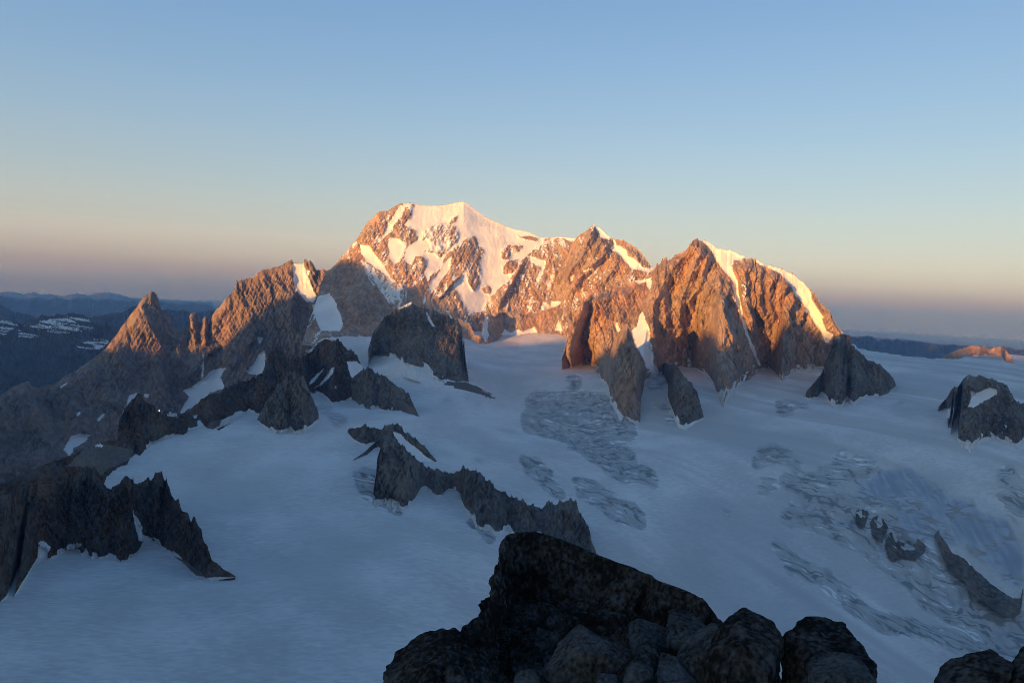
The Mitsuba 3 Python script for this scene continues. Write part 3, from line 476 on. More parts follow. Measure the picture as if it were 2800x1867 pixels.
mountain('rock_outcrop', np.vstack([Z('D', 1735,720, 1745,680, 1800,620, 1840,550, 1880,535, 1910,490, 1940,460, 1965,450, 2000,460, 2080,475, 2130,485, 2180,505, 2210,520, 2240,550, 2260,590, 2290,640, 2340,660, 2400,670, 2450,690)]),
         Z('D', 1730,722, 1800,700, 1850,700, 1890,720, 1860,760, 1812,840, 1830,880, 1880,920, 1930,958, 1965,972, 2010,962, 2045,920, 2095,908, 2160,915, 2230,930, 2290,945, 2352,920, 2450,900), rock='grey_granite', slope=46, ncol=280, nrow=220, jag=7.6, rough=1.15, scale=0.6, seed=32, dust=0.8, zones=[
    ('snow', Z('D', 1965,570, 2000,590, 2060,565, 2110,548, 2150,555, 2155,600, 2080,640, 1990,690, 1950,688, 1970,630)), ('dirty_snow', Z('D', 1965,570, 1985,570, 2010,605, 1975,615)), ('snow', Z('D', 1740,722, 1830,690, 1890,690, 1880,725, 1850,770, 1800,760)),
    ('snow', Z('D', 2040,870, 2060,880, 2055,905, 2045,905))])
say('rock_outcrop', 'dark rock island with a white snow patch near the right edge', 'rock outcrop')
mountain('rock_outcrop_001', (Z('J', 1270,1316, 1350,1270, 1450,1225, 1560,1190, 1650,1160, 1700,1150, 1760,1160, 1800,1165, 1820,1155, 1890,1180, 1910,1195, 1960,1175, 2040,1165, 2060,1155, 2105,1160, 2110,1200, 2150,1250, 2190,1300, 2210,1340, 2220,1370)),
         (Z('J', 1260,1320, 1340,1312, 1500,1290, 1690,1272, 1780,1290, 1900,1265, 2000,1275, 2080,1285, 2110,1355, 2150,1362, 2225,1375)), ncol=170, nrow=60, jag=16, rough=0.6, scale=0.7, deep=0.5, slope=38, seed=33, zones=[('snow', Z('J', 1690,1290, 1700,1265, 1780,1285, 1870,1260, 1890,1290))])
say('rock_outcrop_001', 'small sunlit orange rock crest on the far snow saddle at right', 'rock outcrop')
for i, (pts, lab) in enumerate([((1150,265, 1180,262, 1230,268, 1240,290, 1215,345, 1180,350, 1150,320), 'leftmost rounded rock island in the broken ice at lower right'),
                               ((1250,350, 1275,315, 1310,308, 1345,330, 1380,385, 1380,415, 1340,440, 1270,400), 'oval brown rock island second from the left in the broken ice'),
                               ((1365,490, 1390,430, 1450,425, 1450,480, 1480,500, 1540,480, 1560,460, 1600,470, 1650,520, 1640,550, 1540,565, 1450,570, 1390,540), 'ragged rock island with snow round it, below the bare blue ice'),
                               ((1715,440, 1740,410, 1800,395, 1850,440, 1930,500, 2000,495, 2060,540, 2150,590, 2250,670, 2320,760, 2345,830, 2330,920, 2270,915, 2200,870, 2100,810, 2000,740, 1950,680, 1830,610, 1790,540), 'long dark rock island at the right edge below the ice slope')]):
    q = Z('H', *pts)
    lo, hi = q[:, 0].argmin(), q[:, 0].argmax()
    n = len(q)
    path = lambda a, b: [q[k % n] for k in range(a, (b if b >= a else b + n) + 1)]
    up, dn = path(lo, hi), path(hi, lo)
    if np.mean([p[1] for p in up]) > np.mean([p[1] for p in dn]): up, dn = dn, up
    key = f'rock_outcrop_{i + 2:03d}'
    gaps = [('snow', Z('H', 1840,450, 1900,510, 1960,600, 1995,650, 1950,625, 1880,550)), ('snow', Z('H', 2000,490, 2060,555, 2150,635, 2240,745, 2190,745, 2100,650, 2030,590)), ('snow', Z('H', 2140,590, 2260,670, 2300,730, 2240,700))] if i == 3 else []
    mountain(key, sorted(map(tuple, up)), sorted(map(tuple, dn)), zones=gaps, rock='grey_granite', slope=24, ncol=120, nrow=80, jag=6, rough=0.3, scale=0.35, seed=34 + i, deep=0.5, lift=10)
    say(key, lab, 'rock outcrop')

# ------------------------------------------------------------------ the glacier
ICE = [('dirty_ice', Z('W', 1198,945, 1215,915, 1260,900, 1320,893, 1390,912, 1440,950, 1470,990, 1425,1010, 1450,1055, 1500,1095, 1508,1125, 1440,1100, 1390,1065, 1340,1035, 1290,1012, 1240,1000, 1205,980)),
       ('dirty_ice', Z('W', 1208,1045, 1250,1052, 1272,1078, 1262,1100, 1290,1130, 1285,1150, 1255,1130, 1230,1100, 1215,1070)), ('dirty_ice', Z('W', 1300,1090, 1360,1100, 1420,1140, 1480,1190, 1495,1212, 1430,1200, 1370,1165, 1320,1130)),
       ('dirty_ice', Z('W', 1722,1062, 1738,1035, 1775,1022, 1808,1035, 1790,1052, 1740,1070)), ('dirty_ice', Z('W', 1795,1053, 1828,1053, 1830,1066, 1805,1068)), ('dirty_ice', Z('W', 1728,1110, 1790,1105, 1800,1130, 1750,1135)),
       ('dirty_ice', Z('W', 1800,1098, 1860,1090, 1885,1122, 1830,1132, 1795,1125)), ('dirty_ice', Z('W', 1855,1078, 1900,1082, 1915,1098, 1880,1100)), ('dirty_ice', Z('W', 1892,1095, 1920,1065, 1970,1050, 2028,1060, 1990,1090, 1930,1112)),
       ('dirty_ice', Z('W', 1905,1040, 1940,1040, 1930,1055, 1905,1055)),
       ('blue_ice', Z('W', 1962,1115, 2000,1090, 2050,1080, 2080,1080, 2110,1100, 2170,1135, 2230,1160, 2330,1190, 2340,1215, 2290,1215, 2352,1250, 2352,1350, 2300,1320, 2230,1260, 2150,1235, 2110,1250, 2060,1190, 2000,1160, 1970,1140)),
       ('dirty_ice', Z('W', 1790,1190, 1840,1165, 1880,1148, 1960,1140, 2020,1145, 2060,1165, 2080,1220, 2150,1300, 2230,1360, 2352,1420, 2352,1545, 2280,1500, 2180,1420, 2100,1360, 2050,1310, 1990,1270, 1890,1225)),
       ('dirty_ice', Z('W', 1760,1238, 1790,1250, 1850,1310, 1960,1370, 2080,1430, 2200,1480, 2300,1510, 2300,1540, 2180,1500, 2050,1440, 1940,1390, 1830,1320)), ('dirty_ice', Z('W', 1650,1172, 1672,1172, 1690,1195, 1665,1192)),
       ('dirty_ice', Z('W', 810,1095, 840,1085, 870,1085, 900,1120, 930,1180, 890,1172, 840,1140)), ('dirty_ice', Z('W', 1080,1195, 1105,1190, 1140,1225, 1155,1260, 1120,1240)), ('dirty_ice', Z('W', 1780,925, 1800,918, 1850,932, 1830,945, 1785,950)),
       ('dirty_ice', Z('W', 2045,922, 2090,918, 2080,930, 2055,940)), ('dirty_ice', Z('W', 1525,945, 1550,950, 1570,980, 1535,965)), ('dirty_ice', Z('W', 2275,1080, 2310,1072, 2352,1085, 2340,1100, 2290,1095)),
       ('dirty_ice', Z('W', 2270,1130, 2352,1120, 2352,1170, 2310,1165)), ('scree', Z('W', 1025,880, 1060,880, 1110,895, 1142,915, 1125,922, 1070,905)), ('dirty_snow', Z('F', 1180,60, 1230,85, 1330,140, 1300,170, 1240,120)),
       ('dirty_snow', Z('F', 1060,110, 1130,110, 1210,160, 1180,175, 1080,145)), ('dirty_snow', Z('F', 1330,480, 1420,520, 1490,595, 1440,560)), ('dirty_snow', Z('F', 1270,560, 1340,540, 1400,580, 1360,600, 1290,590)),
       ('dirty_snow', Z('L', 1850,800, 1920,810, 2050,860, 2150,930, 2230,1000, 2050,1030, 1960,960)), ('dirty_snow', Z('F', 730,900, 800,930, 900,990, 850,990)), ('dirty_snow', Z('C', 1640,1120, 1700,1150, 1790,1260, 1720,1240)),
       ('dirty_ice', Z('C', 300,1180, 360,1150, 390,1200, 330,1230)), ('dirty_snow', Z('C', 1230,1440, 1330,1400, 1330,1450, 1270,1460)), ('dirty_ice', Z('C', 770,1210, 840,1150, 940,1170, 960,1260, 900,1280, 830,1240)), ('dirty_ice', Z('C', 840,1360, 960,1360, 1030,1440, 1000,1480, 920,1410))]
nr_, nc_ = 580, 820
th = np.linspace(math.radians(-41), math.radians(38.5), nc_)
inv = np.linspace(1 / 720.0, 1 / 7600.0, nr_)
rr = 1 / inv
TH, RR = np.meshgrid(th, rr)
X, Y = RR * np.sin(TH), RR * np.cos(TH)
Zg = glacier_z(X, Y)
V0 = np.stack([X, Y, Zg], -1).reshape(-1, 3)
PX = to_px(V0)
q3 = np.stack([X, Y, X * 0], -1)
und = 9 * sstep(200, 900, X) * (noise(np.stack([(0.6 * X + 0.8 * Y) / 95, (0.8 * X - 0.6 * Y) / 1300, 0 * X], -1), 60) - 0.5) + 14 * (fbm(q3 / 420, 3, 61) - 0.5) + 5 * (fbm(q3 / np.array([90, 60, 1]), 3, 62) - 0.5) + 1.6 * (fbm(q3 / np.array([26, 14, 1]), 3, 63) - 0.5)
jit = np.stack([(75 * (fbm(q3 / 130, 5, 64) - 0.5)).ravel(), (44 * (fbm(q3 / 130, 5, 65) - 0.5)).ravel()], 1)
gz = np.zeros(len(V0), int)
for i, (k, poly) in enumerate(ICE):
    gz[inside(poly, PX + jit)] = i + 1
kinds = np.array(['snow'] + [k for k, _ in ICE])
broken = np.isin(kinds[gz], ['dirty_ice']).astype(float).reshape(nr_, nc_)
from scipy.ndimage import gaussian_filter
broken = gaussian_filter(broken, 2.2)
wx = X + 50 * (fbm(q3 / 90, 3, 66) - 0.5); wy = Y + 0.25 * X + 75 * (fbm(q3 / 100, 3, 67) - 0.5)
sl = 1.12 - (0.5 * ridged(np.stack([wx / 120, wy / 44, 0 * X], -1), 68) + 0.3 * ridged(np.stack([wx / 48, wy / 20, 0 * X + 4], -1), 69) + 0.2 * noise(q3 / 14, 71))
slot = sstep(0.42, 0.3, sl)
_h = on_glacier(np.array([[630, 1540], [560, 1605]]))
und = und - 16 * np.exp(-((X - _h[0, 0]) ** 2 + (Y - _h[0, 1]) ** 2) / 110 ** 2) + 9 * np.exp(-((X - _h[1, 0]) / 260) ** 2 - ((Y - _h[1, 1]) / 70) ** 2)
Zg = Zg + und + broken * (12 * (sl - 0.5) - 10 * slot)
V = np.stack([X, Y, Zg], -1).reshape(-1, 3)
_und = RegularGridInterpolator((inv, th), Zg, bounds_error=False, fill_value=None)
def glacier_top(x, y):
    return _und([[1 / math.hypot(x, y), math.atan2(x, y)]])[0]
f = grid_faces(nr_, nc_)[:, ::-1]
n = smooth_normals(V, f)
DOMAIN = Z('W', -300,1700, -300,1330, 100,1280, 150,1150, 238,1095, 262,1075, 310,1040, 420,990, 480,970, 500,985, 555,955, 568,945, 640,930, 700,830, 735,775, 800,770, 900,775, 1000,752, 1100,738, 1290,738, 1360,760, 1500,800, 1900,760,
           1960,796, 2010,807, 2080,816, 2140,822, 2200,824, 2240,806, 2290,797, 2352,808, 2800,850, 2800,2100, -300,2100)
keep = inside(DOMAIN, PX)
f = f[keep[f].all(1)]
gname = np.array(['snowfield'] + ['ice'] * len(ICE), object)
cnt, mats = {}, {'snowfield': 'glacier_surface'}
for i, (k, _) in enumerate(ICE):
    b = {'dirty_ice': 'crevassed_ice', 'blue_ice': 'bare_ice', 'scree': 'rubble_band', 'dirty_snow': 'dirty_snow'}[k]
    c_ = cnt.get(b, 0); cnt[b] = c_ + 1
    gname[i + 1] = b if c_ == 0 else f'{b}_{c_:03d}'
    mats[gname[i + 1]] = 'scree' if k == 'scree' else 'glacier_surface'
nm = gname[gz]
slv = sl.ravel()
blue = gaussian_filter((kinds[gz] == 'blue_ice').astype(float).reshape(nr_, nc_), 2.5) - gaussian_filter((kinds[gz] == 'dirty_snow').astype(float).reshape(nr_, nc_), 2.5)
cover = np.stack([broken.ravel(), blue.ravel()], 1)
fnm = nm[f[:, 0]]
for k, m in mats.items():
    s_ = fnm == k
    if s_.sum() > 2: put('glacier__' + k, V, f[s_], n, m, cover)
labels['glacier'] = {'label': 'wide snow-covered glacier with broken grey ice fields, in blue shade', 'category': 'glacier', 'kind': 'structure'}

# ------------------------------------------------------------------ far land
EARTH = 2 * 6.37e6 * 1.15
r = np.concatenate([[0, 3000, 6000], np.geomspace(9000, 236000, 60)])
a = np.linspace(0, 2 * math.pi, 181)
AA, RG = np.meshgrid(a, r)
gv = np.stack([RG * np.sin(AA), RG * np.cos(AA), -3200 - RG ** 2 / EARTH + 500 * (fbm(np.stack([RG * np.sin(AA) / 9000, RG * np.cos(AA) / 9000, 0 * RG], -1), 3, 70) - 0.5)], -1).reshape(-1, 3)
gv[:, 1] = np.maximum(gv[:, 1], -22000)
gf = grid_faces(len(r), len(a))
put('ground', gv, gf[:, ::-1], smooth_normals(gv, gf[:, ::-1]), 'valley_green')
labels['ground'] = {'label': 'dim lowland floor reaching to the hazy horizon', 'category': 'ground', 'kind': 'structure'}
def hills(key, pts, D, foot_drop, label, seed, rough=0.8, zones=(), scale=3.0, ncol=260, nrow=70, rock='valley_green', jag=30, dust=None):
    ft = with_D(np.stack([pts[:, 0], np.full(len(pts), pts[:, 1].max() + foot_drop)], 1), D * 0.86)
    mountain(key, with_D(pts, D), ft, rock=rock, ncol=ncol, nrow=nrow, rough=rough, scale=scale, seed=seed, zones=zones, jag=jag, dust=dust, back=25)
    say(key, label, 'hill')
hills('distant_mountain', Z('A', -100,445, 0,442, 60,450, 130,480, 200,468, 260,435, 330,425, 420,422, 480,412, 530,415, 570,425, 610,422, 650,455, 700,480, 760,480, 820,500, 880,540, 1000,600), 15000, 260, 'dark blue mountain with thin snow streaks at the left edge', 41, zones=[
    ('streaks', Z('A', -50,440, 60,450, 130,500, 40,560, -50,560)), ('streaks', Z('A', 120,510, 280,470, 600,430, 680,490, 600,560, 300,590, 130,580)), ('streaks', Z('A', 540,640, 700,580, 790,570, 760,650, 620,690))], rough=0.5, scale=2.2, ncol=360, nrow=200)
hills('distant_mountain_001', Z('A', 560,470, 650,435, 700,430, 760,420, 820,405, 870,400, 920,375, 970,355, 1050,350, 1120,370, 1200,380, 1250,390, 1320,385, 1400,405, 1500,385, 1600,395, 1700,420, 1800,430), 22000, 200, 'blue hill behind the red tower', 42, rough=0.5)
hills('distant_mountain_002', Z('I', -300,1400, 0,1390, 60,1400, 130,1440, 200,1480, 330,1500, 500,1540, 700,1600, 900,1650), 24000, 90, 'faint blue spur at the far left edge', 43, rough=0.5)
hills('distant_mountain_003', Z('I', -400,1240, 0,1232, 100,1235, 250,1270, 400,1285, 540,1262, 640,1258, 760,1280, 900,1262, 1000,1275, 1110,1300, 1200,1265, 1330,1258, 1450,1270, 1550,1300, 1700,1280, 1900,1300, 2200,1310, 2600,1330, 3400,1370), 45000, 60, 'pale blue mountain chain low on the left horizon', 44, scale=6)
hills('distant_mountain_004', Z('I', -400,1180, 0,1165, 200,1160, 380,1200, 540,1165, 640,1205, 800,1200, 1000,1235, 1160,1190, 1240,1185, 1400,1215, 1560,1185, 1700,1165, 1900,1200, 2100,1260, 2600,1290, 3400,1330), 80000, 50, 'faintest mountain chain at the foot of the left sky', 45, scale=10)
hills('distant_mountain_005', Z('J', -300,1000, 0,1010, 100,1015, 200,1055, 240,1055, 260,1035, 320,1030, 390,1030, 430,1060, 460,1085, 500,1085, 560,1068, 620,1070, 680,1082, 710,1068, 760,1078, 810,1098, 860,1110, 900,1095, 1020,1105, 1080,1120, 1120,1118, 1180,1132, 1270,1155, 1340,1145, 1420,1140, 1440,1130, 1470,1145,
        1520,1168, 1600,1158, 1700,1148, 1770,1155, 1900,1180, 2100,1175, 2170,1168, 2250,1215, 2352,1200, 2600,1260), 26000, 60, 'blue hill chain behind the snow saddle on the right', 46, rough=0.5)
hills('distant_mountain_006', Z('J', -300,1010, 300,1040, 700,1070, 850,1078, 960,1085, 1050,1105, 1300,1135, 1600,1150, 2000,1180, 2352,1200, 2700,1215), 42000, 50, 'paler hill chain farther back on the right horizon', 47, scale=6)

# ------------------------------------------------------------------ the range behind the camera whose shade lies over the valley
te = math.tan(SUN_EL)
LA = np.array([math.cos(SUN_AZ), -math.sin(SUN_AZ)])
SA = np.array([math.sin(SUN_AZ), math.cos(SUN_AZ)])
def shade_points(key, pts):
    v, px = MESHES[key]
    out = []
    for p in pts:
        d2 = ((px - p) ** 2).sum(1)
        k = np.nonzero(d2 < d2.min() + 9)[0]
        k = k[np.argmin((v[k] ** 2).sum(1))]
        out.append((v[k, :2] @ LA, v[k, 2] + (v[k, :2] @ SA) * te))
    return out
prof = shade_points('rock_mountain', Z('A', 760,650, 900,660, 1000,680, 1130,640, 1250,660, 1350,690, 1480,680, 1560,610, 1680,550, 1850,500, 1950,400, 2060,240, 2130,220, 2200,130))
prof += shade_points('snow_mountain', Z('B', 345,540, 450,545, 560,600, 680,670, 760,740, 840,740, 900,700, 940,730, 960,780, 1010,840, 1080,870, 1180,910, 1230,925, 1290,920))
prof += shade_points('rock_mountain_002', Z('C', 270,1090, 350,1090, 450,1050, 560,980, 680,980, 760,1060, 880,1100, 1000,1060, 1060,990, 1110,900, 1220,830, 1300,850, 1400,930, 1480,990, 1560,1050, 1620,1000, 1680,850, 1800,800, 1880,790, 1960,790, 2040,850, 2080,880))
prof += [(p[:2] @ LA, p[2] + p[:2] @ SA * te) for p in on_glacier(Z('B', 1500,1100, 1650,1150, 1800,1200, 1870,1230))]
prof += [(p[:2] @ LA, p[2] + p[:2] @ SA * te + 20) for p in at(Z('J', 1500,1230, 1700,1230, 1860,1240), 6250)]
prof += [(-60, 40), (60, 70), (250, 40)]
prof = np.array(sorted(prof))
tour = [(-3640, -40), (-3600, -90), (-3500, -130), (-3420, -150), (-3300, -150), (-3020, -160), (-2985, 20), (-2945, 75), (-2920, 92), (-2870, 92), (-2820, 70), (-2770, 50), (-2735, 30), (-2700, 10), (-2650, -50), (-2600, -120), (-2570, -180)]
prof = np.array(sorted([p for p in map(tuple, prof) if not -3700 < p[0] < -2560] + tour))
bins = np.round(prof[:, 0] / 60).astype(int)
prof = np.array([prof[bins == k].mean(0) for k in np.unique(bins)])
pl = np.concatenate([[-70000, -20000, -9000, prof[0, 0] - 800], prof[:, 0], [1300, 2500, 6000, 70000]])
pz = np.concatenate([[700, 750, 500, prof[0, 1]], prof[:, 1], [-60, 500, 750, 700]])
def range_behind(key, back, bu, bz, rock):
    """A rock range square to the sun's direction, its crest at heights bz over the places bu, back metres behind the camera."""
    bt = np.linspace(0, 1, 40)
    drop = bt[:, None] * (bz[None] + 3700) + 0 * bu
    def side(sign):
        off = back - sign * drop / math.tan(math.radians(50)) - sign * 120 * (fbm(np.stack([bu[None] / 400 + 0 * drop, drop / 500, 0 * drop], -1), 4, 80) - 0.5) * np.clip(drop / 200, 0, 1)
        return np.stack([LA[0] * bu[None] - SA[0] * off, LA[1] * bu[None] - SA[1] * off, bz[None] - drop], -1)
    rv = np.concatenate([side(-1)[::-1].reshape(-1, 3), side(1)[1:].reshape(-1, 3)])
    rf = grid_faces(79, len(bu))
    put(key, rv, rf, smooth_normals(rv, rf), rock)
bu = np.concatenate([np.linspace(-70000, -8500, 120), np.arange(-8480, 2500, 25), np.linspace(2550, 28000, 90)])
range_behind('mountain_range', 3500.0, bu, np.interp(bu, pl, pz) + 3500 * te, 'granite')
bu = np.arange(-7000, 3500, 20.0)
near = np.interp(bu, pl, pz)
from scipy.ndimage import minimum_filter1d, gaussian_filter1d
near = gaussian_filter1d(minimum_filter1d(near, 9), 4) - 70
near = np.minimum(near, np.interp(np.abs(bu), [0, 60, 150, 400, 800, 3000], [30, 26, 0, -50, -60, 100]))  # crest lifted behind the viewer to keep sky light off the foreground
range_behind('summit_ridge', 60.0, bu, near, 'granite')
labels['summit_ridge'] = {'label': 'unseen steep rock ridge under and behind the viewer, raised to shade the foreground', 'category': 'rock ridge', 'kind': 'structure'}
labels['mountain_range'] = {'label': 'rock range behind the viewer that throws the long morning shade', 'category': 'mountain range', 'kind': 'structure'}

# ------------------------------------------------------------------ hut, lamp and climbers
def box(x0, x1, y0, y1, z0, z1):
    return trimesh.creation.box(bounds=[[x0, y0, z0], [x1, y1, z1]])
def flat(key, rgb, rough=0.7):
    scene[key] = {'type': 'principled', 'base_color': {'type': 'rgb', 'value': list(rgb)}, 'roughness': rough}
flat('hut_white', (0.7, 0.71, 0.7)); flat('hut_metal', (0.16, 0.18, 0.2), 0.4); flat('hut_dark', (0.04, 0.045, 0.05)); flat('hut_wood', (0.2, 0.15, 0.1)); flat('window_glass', (0.03, 0.04, 0.05), 0.1)
hv, hp = MESHES['rock_peak_004']
def spot(px_):
    d2 = ((hp - px_) ** 2).sum(1)
    k = np.nonzero(d2 < d2.min() + 4)[0]
    return hv[k[np.argmin((hv[k] ** 2).sum(1))]]
def stand(key, mesh, m, base, rot=0.0):
    t = T().translate([float(x) for x in base]).rotate([0, 0, 1], rot)
    scene[key] = mikit.ply(mesh, m, to_world=t)
hut = spot(Z('K', 1008,775)[0]) - np.array([0, 0, 1.0])
rotz = math.degrees(-math.atan2(hut[0], hut[1]))
stand('mountain_hut__wall', box(-16, 16, -5, 5, -4, 7.5), 'hut_white', hut, rotz)
stand('mountain_hut__roof', trimesh.creation.extrude_polygon(shapely.Polygon([(-5.6, 7.5), (5.6, 7.5), (5.2, 9.0), (-5.2, 8.2)]), 33.0).apply_transform(np.array([[0, 0, 1, -16.5], [1, 0, 0, 0], [0, 1, 0, 0], [0, 0, 0, 1.0]])), 'hut_metal', hut, rotz)
for i in range(8):
    stand('mountain_hut__window' + (f'_{i:03d}' if i else ''), box(-13.4 + i * 3.6, -11.8 + i * 3.6, -5.12, -4.9, 3.2, 5.0), 'window_glass', hut, rotz)
stand('mountain_hut__annex', box(-9, -2, -3, 3, 9.0, 13), 'hut_white', hut, rotz)
labels['mountain_hut'] = {'label': 'long low white hut on the rock hump at left', 'category': 'hut'}
st = hut + np.array([math.cos(math.radians(rotz)), math.sin(math.radians(rotz)), 0]) * -24 + np.array([0, 12, 2.0])
stand('cable_car_station__wall', box(-14, 13, -6, 6, -8, 8), 'hut_metal', st, rotz)
stand('cable_car_station__roof', trimesh.creation.extrude_polygon(shapely.Polygon([(-8, 8), (8, 8), (8, 9.6), (-8, 12.5)]), 32.0).apply_transform(np.array([[0, 0, 1, -11.0], [1, 0, 0, 0], [0, 1, 0, 0], [0, 0, 0, 1.0]])), 'hut_dark', st, rotz)
stand('cable_car_station__door', box(-3, 3, -6.12, -5.9, -3, 4), 'hut_dark', st, rotz)
labels['cable_car_station'] = {'label': 'grey lift station with a dark slanting roof left of the white hut', 'category': 'building'}
terrace = spot(Z('K', 1015,815)[0])
stand('terrace_wall', trimesh.util.concatenate([box(-17, 17, -1, 1, -4, 3), box(-17.4, 17.4, -1.3, 1.3, 3, 3.6)]), 'hut_wood', terrace, rotz)
labels['terrace_wall'] = {'label': 'pale straight terrace wall just below the white hut', 'category': 'wall'}
lamp = spot(Z('K', 800,735)[0])
scene['lamp_post__pole'] = mikit.ply(trimesh.creation.cylinder(radius=0.15, height=7, sections=10).apply_translation([0, 0, 2.0]), 'hut_metal', to_world=T().translate(lamp.tolist()))
scene['lamp_post__lamp'] = mikit.ply(trimesh.creation.icosphere(subdivisions=2, radius=1.3), 'hut_white', to_world=T().translate((lamp + [0, 0, 6.0]).tolist()), emitter={'type': 'area', 'radiance': {'type': 'rgb', 'value': [0.9, 0.75, 0.5]}})
labels['lamp_post'] = {'label': 'lit lamp shining left of the lift station', 'category': 'lamp'}
import manifold3d as m3
def climber(stride):
    J = {'hip': (0, 0, 0.92, 0.15), 'chest': (0.06, 0, 1.32, 0.18), 'neck': (0.09, 0, 1.52, 0.07), 'head': (0.11, 0, 1.68, 0.115), 'kl': (0.2 * stride, 0.1, 0.5, 0.08), 'fl': (0.22 * stride, 0.1, 0.06, 0.06),
         'kr': (-0.02, -0.1, 0.5, 0.08), 'fr': (-0.28 * stride, -0.1, 0.06, 0.06), 'tl': (0.38 * stride, 0.1, 0.05, 0.05), 'tr': (-0.12 * stride, -0.1, 0.05, 0.05), 'el': (0.0, 0.28, 1.1, 0.055), 'hl': (0.2, 0.26, 0.95, 0.05), 'er': (0.02, -0.28, 1.1, 0.055), 'hr': (0.22, -0.26, 1.0, 0.05),
         'sl': (0.06, 0.2, 1.42, 0.07), 'sr': (0.06, -0.2, 1.42, 0.07)}
    S = {k: m3.Manifold.sphere(r_, 12).translate((x, y, z)) for k, (x, y, z, r_) in J.items()}
    body = m3.Manifold()
    for a_, b_ in (('hip', 'chest'), ('chest', 'neck'), ('neck', 'head'), ('hip', 'kl'), ('kl', 'fl'), ('fl', 'tl'), ('hip', 'kr'), ('kr', 'fr'), ('fr', 'tr'), ('chest', 'sl'), ('sl', 'el'), ('el', 'hl'), ('chest', 'sr'), ('sr', 'er'), ('er', 'hr')):
        body = body + m3.Manifold.batch_hull([S[a_], S[b_]])
    m = body.to_mesh()
    t = trimesh.Trimesh(m.vert_properties[:, :3], m.tri_verts)
    trimesh.smoothing.filter_taubin(t, iterations=4)
    pack = m3.Manifold.batch_hull([m3.Manifold.sphere(0.12, 10).translate((-0.2, y, z)) for y in (-0.08, 0.08) for z in (1.05, 1.42)]).to_mesh()
    return t, trimesh.Trimesh(pack.vert_properties[:, :3], pack.tri_verts)
flat('dark_clothes', (0.03, 0.035, 0.05)); flat('dark_pack', (0.06, 0.05, 0.07))
who = ['first climber at the left end of the roped line of four', 'second climber from the left in the roped line of four', 'third climber from the left in the roped line of four', 'last climber at the right end of the roped line of four']
spots_ = on_glacier(np.array([[1220.5, 1199.8], [1223.9, 1200.1], [1227.2, 1201.1], [1230.7, 1202.1]]))
feet = []
for i, g in enumerate(spots_):
    key = 'person' + (f'_{i:03d}' if i else '')
    t, pack = climber(0.8 + 0.15 * i)
    g = np.array([g[0], g[1], float(glacier_top(g[0], g[1]))])
    feet.append(g)
    stand(key + '__body', t, 'dark_clothes', g, 160 + 5 * i)
    stand(key + '__backpack', pack, 'dark_pack', g, 160 + 5 * i)
    labels[key] = {'label': who[i] + ', dark clothes', 'category': 'person', 'group': 'climbers on the glacier'}

# ------------------------------------------------------------------ the summit rocks at the viewer's feet
def bumps(v, sizes, seed):
    return sum(a_ * (fbm(v / l_, 3, seed + i) - 0.5) for i, (l_, a_) in enumerate(sizes))
ROUGH = [(0.5, 0.06), (0.16, 0.03), (0.05, 0.022), (0.02, 0.014)]
top = np.vstack([Z('G', 440,1330, 520,1180, 535,1065, 560,1010, 580,985, 620,960, 680,910, 700,860, 760,810, 830,770, 880,710, 900,680, 915,600, 930,540, 940,470, 950,420, 965,330, 985,290, 1010,262, 1060,245, 1120,237, 1200,230, 1260,240, 1330,262, 1420,295, 1500,330, 1600,375, 1700,415, 1800,455, 1880,480, 1950,515, 2020,545,
                       2100,590, 2200,625, 2300,665, 2352,690), Z('H', 60,940, 110,1010, 160,1080, 225,1150, 260,1250, 300,1400, 320,1500)])
seg = np.concatenate([[0], np.cumsum(np.hypot(*np.diff(top, axis=0).T))]) / 1.0
tt = np.linspace(0, seg[-1], 330)
top = np.stack([np.interp(tt, seg, top[:, 0]), np.interp(tt, seg, top[:, 1])], 1)
low = np.stack([np.linspace(1090, 2040, 330), np.full(330, 1990.0)], 1)
hgt = -1.30 + 0.06 * np.exp(-((top[:, 0] - 1420) / 160) ** 2)
Ptop, Plow = at_alt(top, hgt), at_alt(low, np.full(330, -1.36))
s_ = np.linspace(0, 1, 200)[:, None, None]
slab = Ptop[None] + (Plow - Ptop)[None] * s_
along = np.linspace(0, 1, 330)[None, :]
ss = s_[..., 0]
edge = sstep(0.22, 0.34, along) * (1 - sstep(0.93, 0.99, along))
wob = 0.03 * (fbm(np.stack([along / 0.05 + 0 * ss, 0 * ss + 0 * along, 0 * ss + 0 * along], -1), 3, 98) - 0.5)
slab[..., 2] -= edge * np.interp(along, [0, 0.4, 0.6, 1], [0.27, 0.25, 0.17, 0.13]) * sstep(0.035, 0.12, ss + wob) + 0.05 * sstep(0.3, 0.9, ss) - 0.03 * edge * (ss < 0.035)
sk = np.linspace(1, 0, 24)[:-1, None, None]
outw = Ptop - Ptop.mean(0) * np.array([1, 1, 0]) * 1.0
outw[:, 2] = 0
outw /= np.linalg.norm(outw, axis=1, keepdims=True)
skirt = Ptop[None] + np.array([0, 0, -2.2]) * sk ** 1.4 - outw[None] * 0.25 * sk * (1 - sk)
sv = np.concatenate([skirt, slab]).reshape(-1, 3)
sf = grid_faces(223, 330)
sn = smooth_normals(sv, sf)
fade = np.concatenate([np.full(23 * 330, 0.5), np.repeat(0.25 + 0.75 * sstep(0, 0.06, s_[:, 0, 0]), 330)])
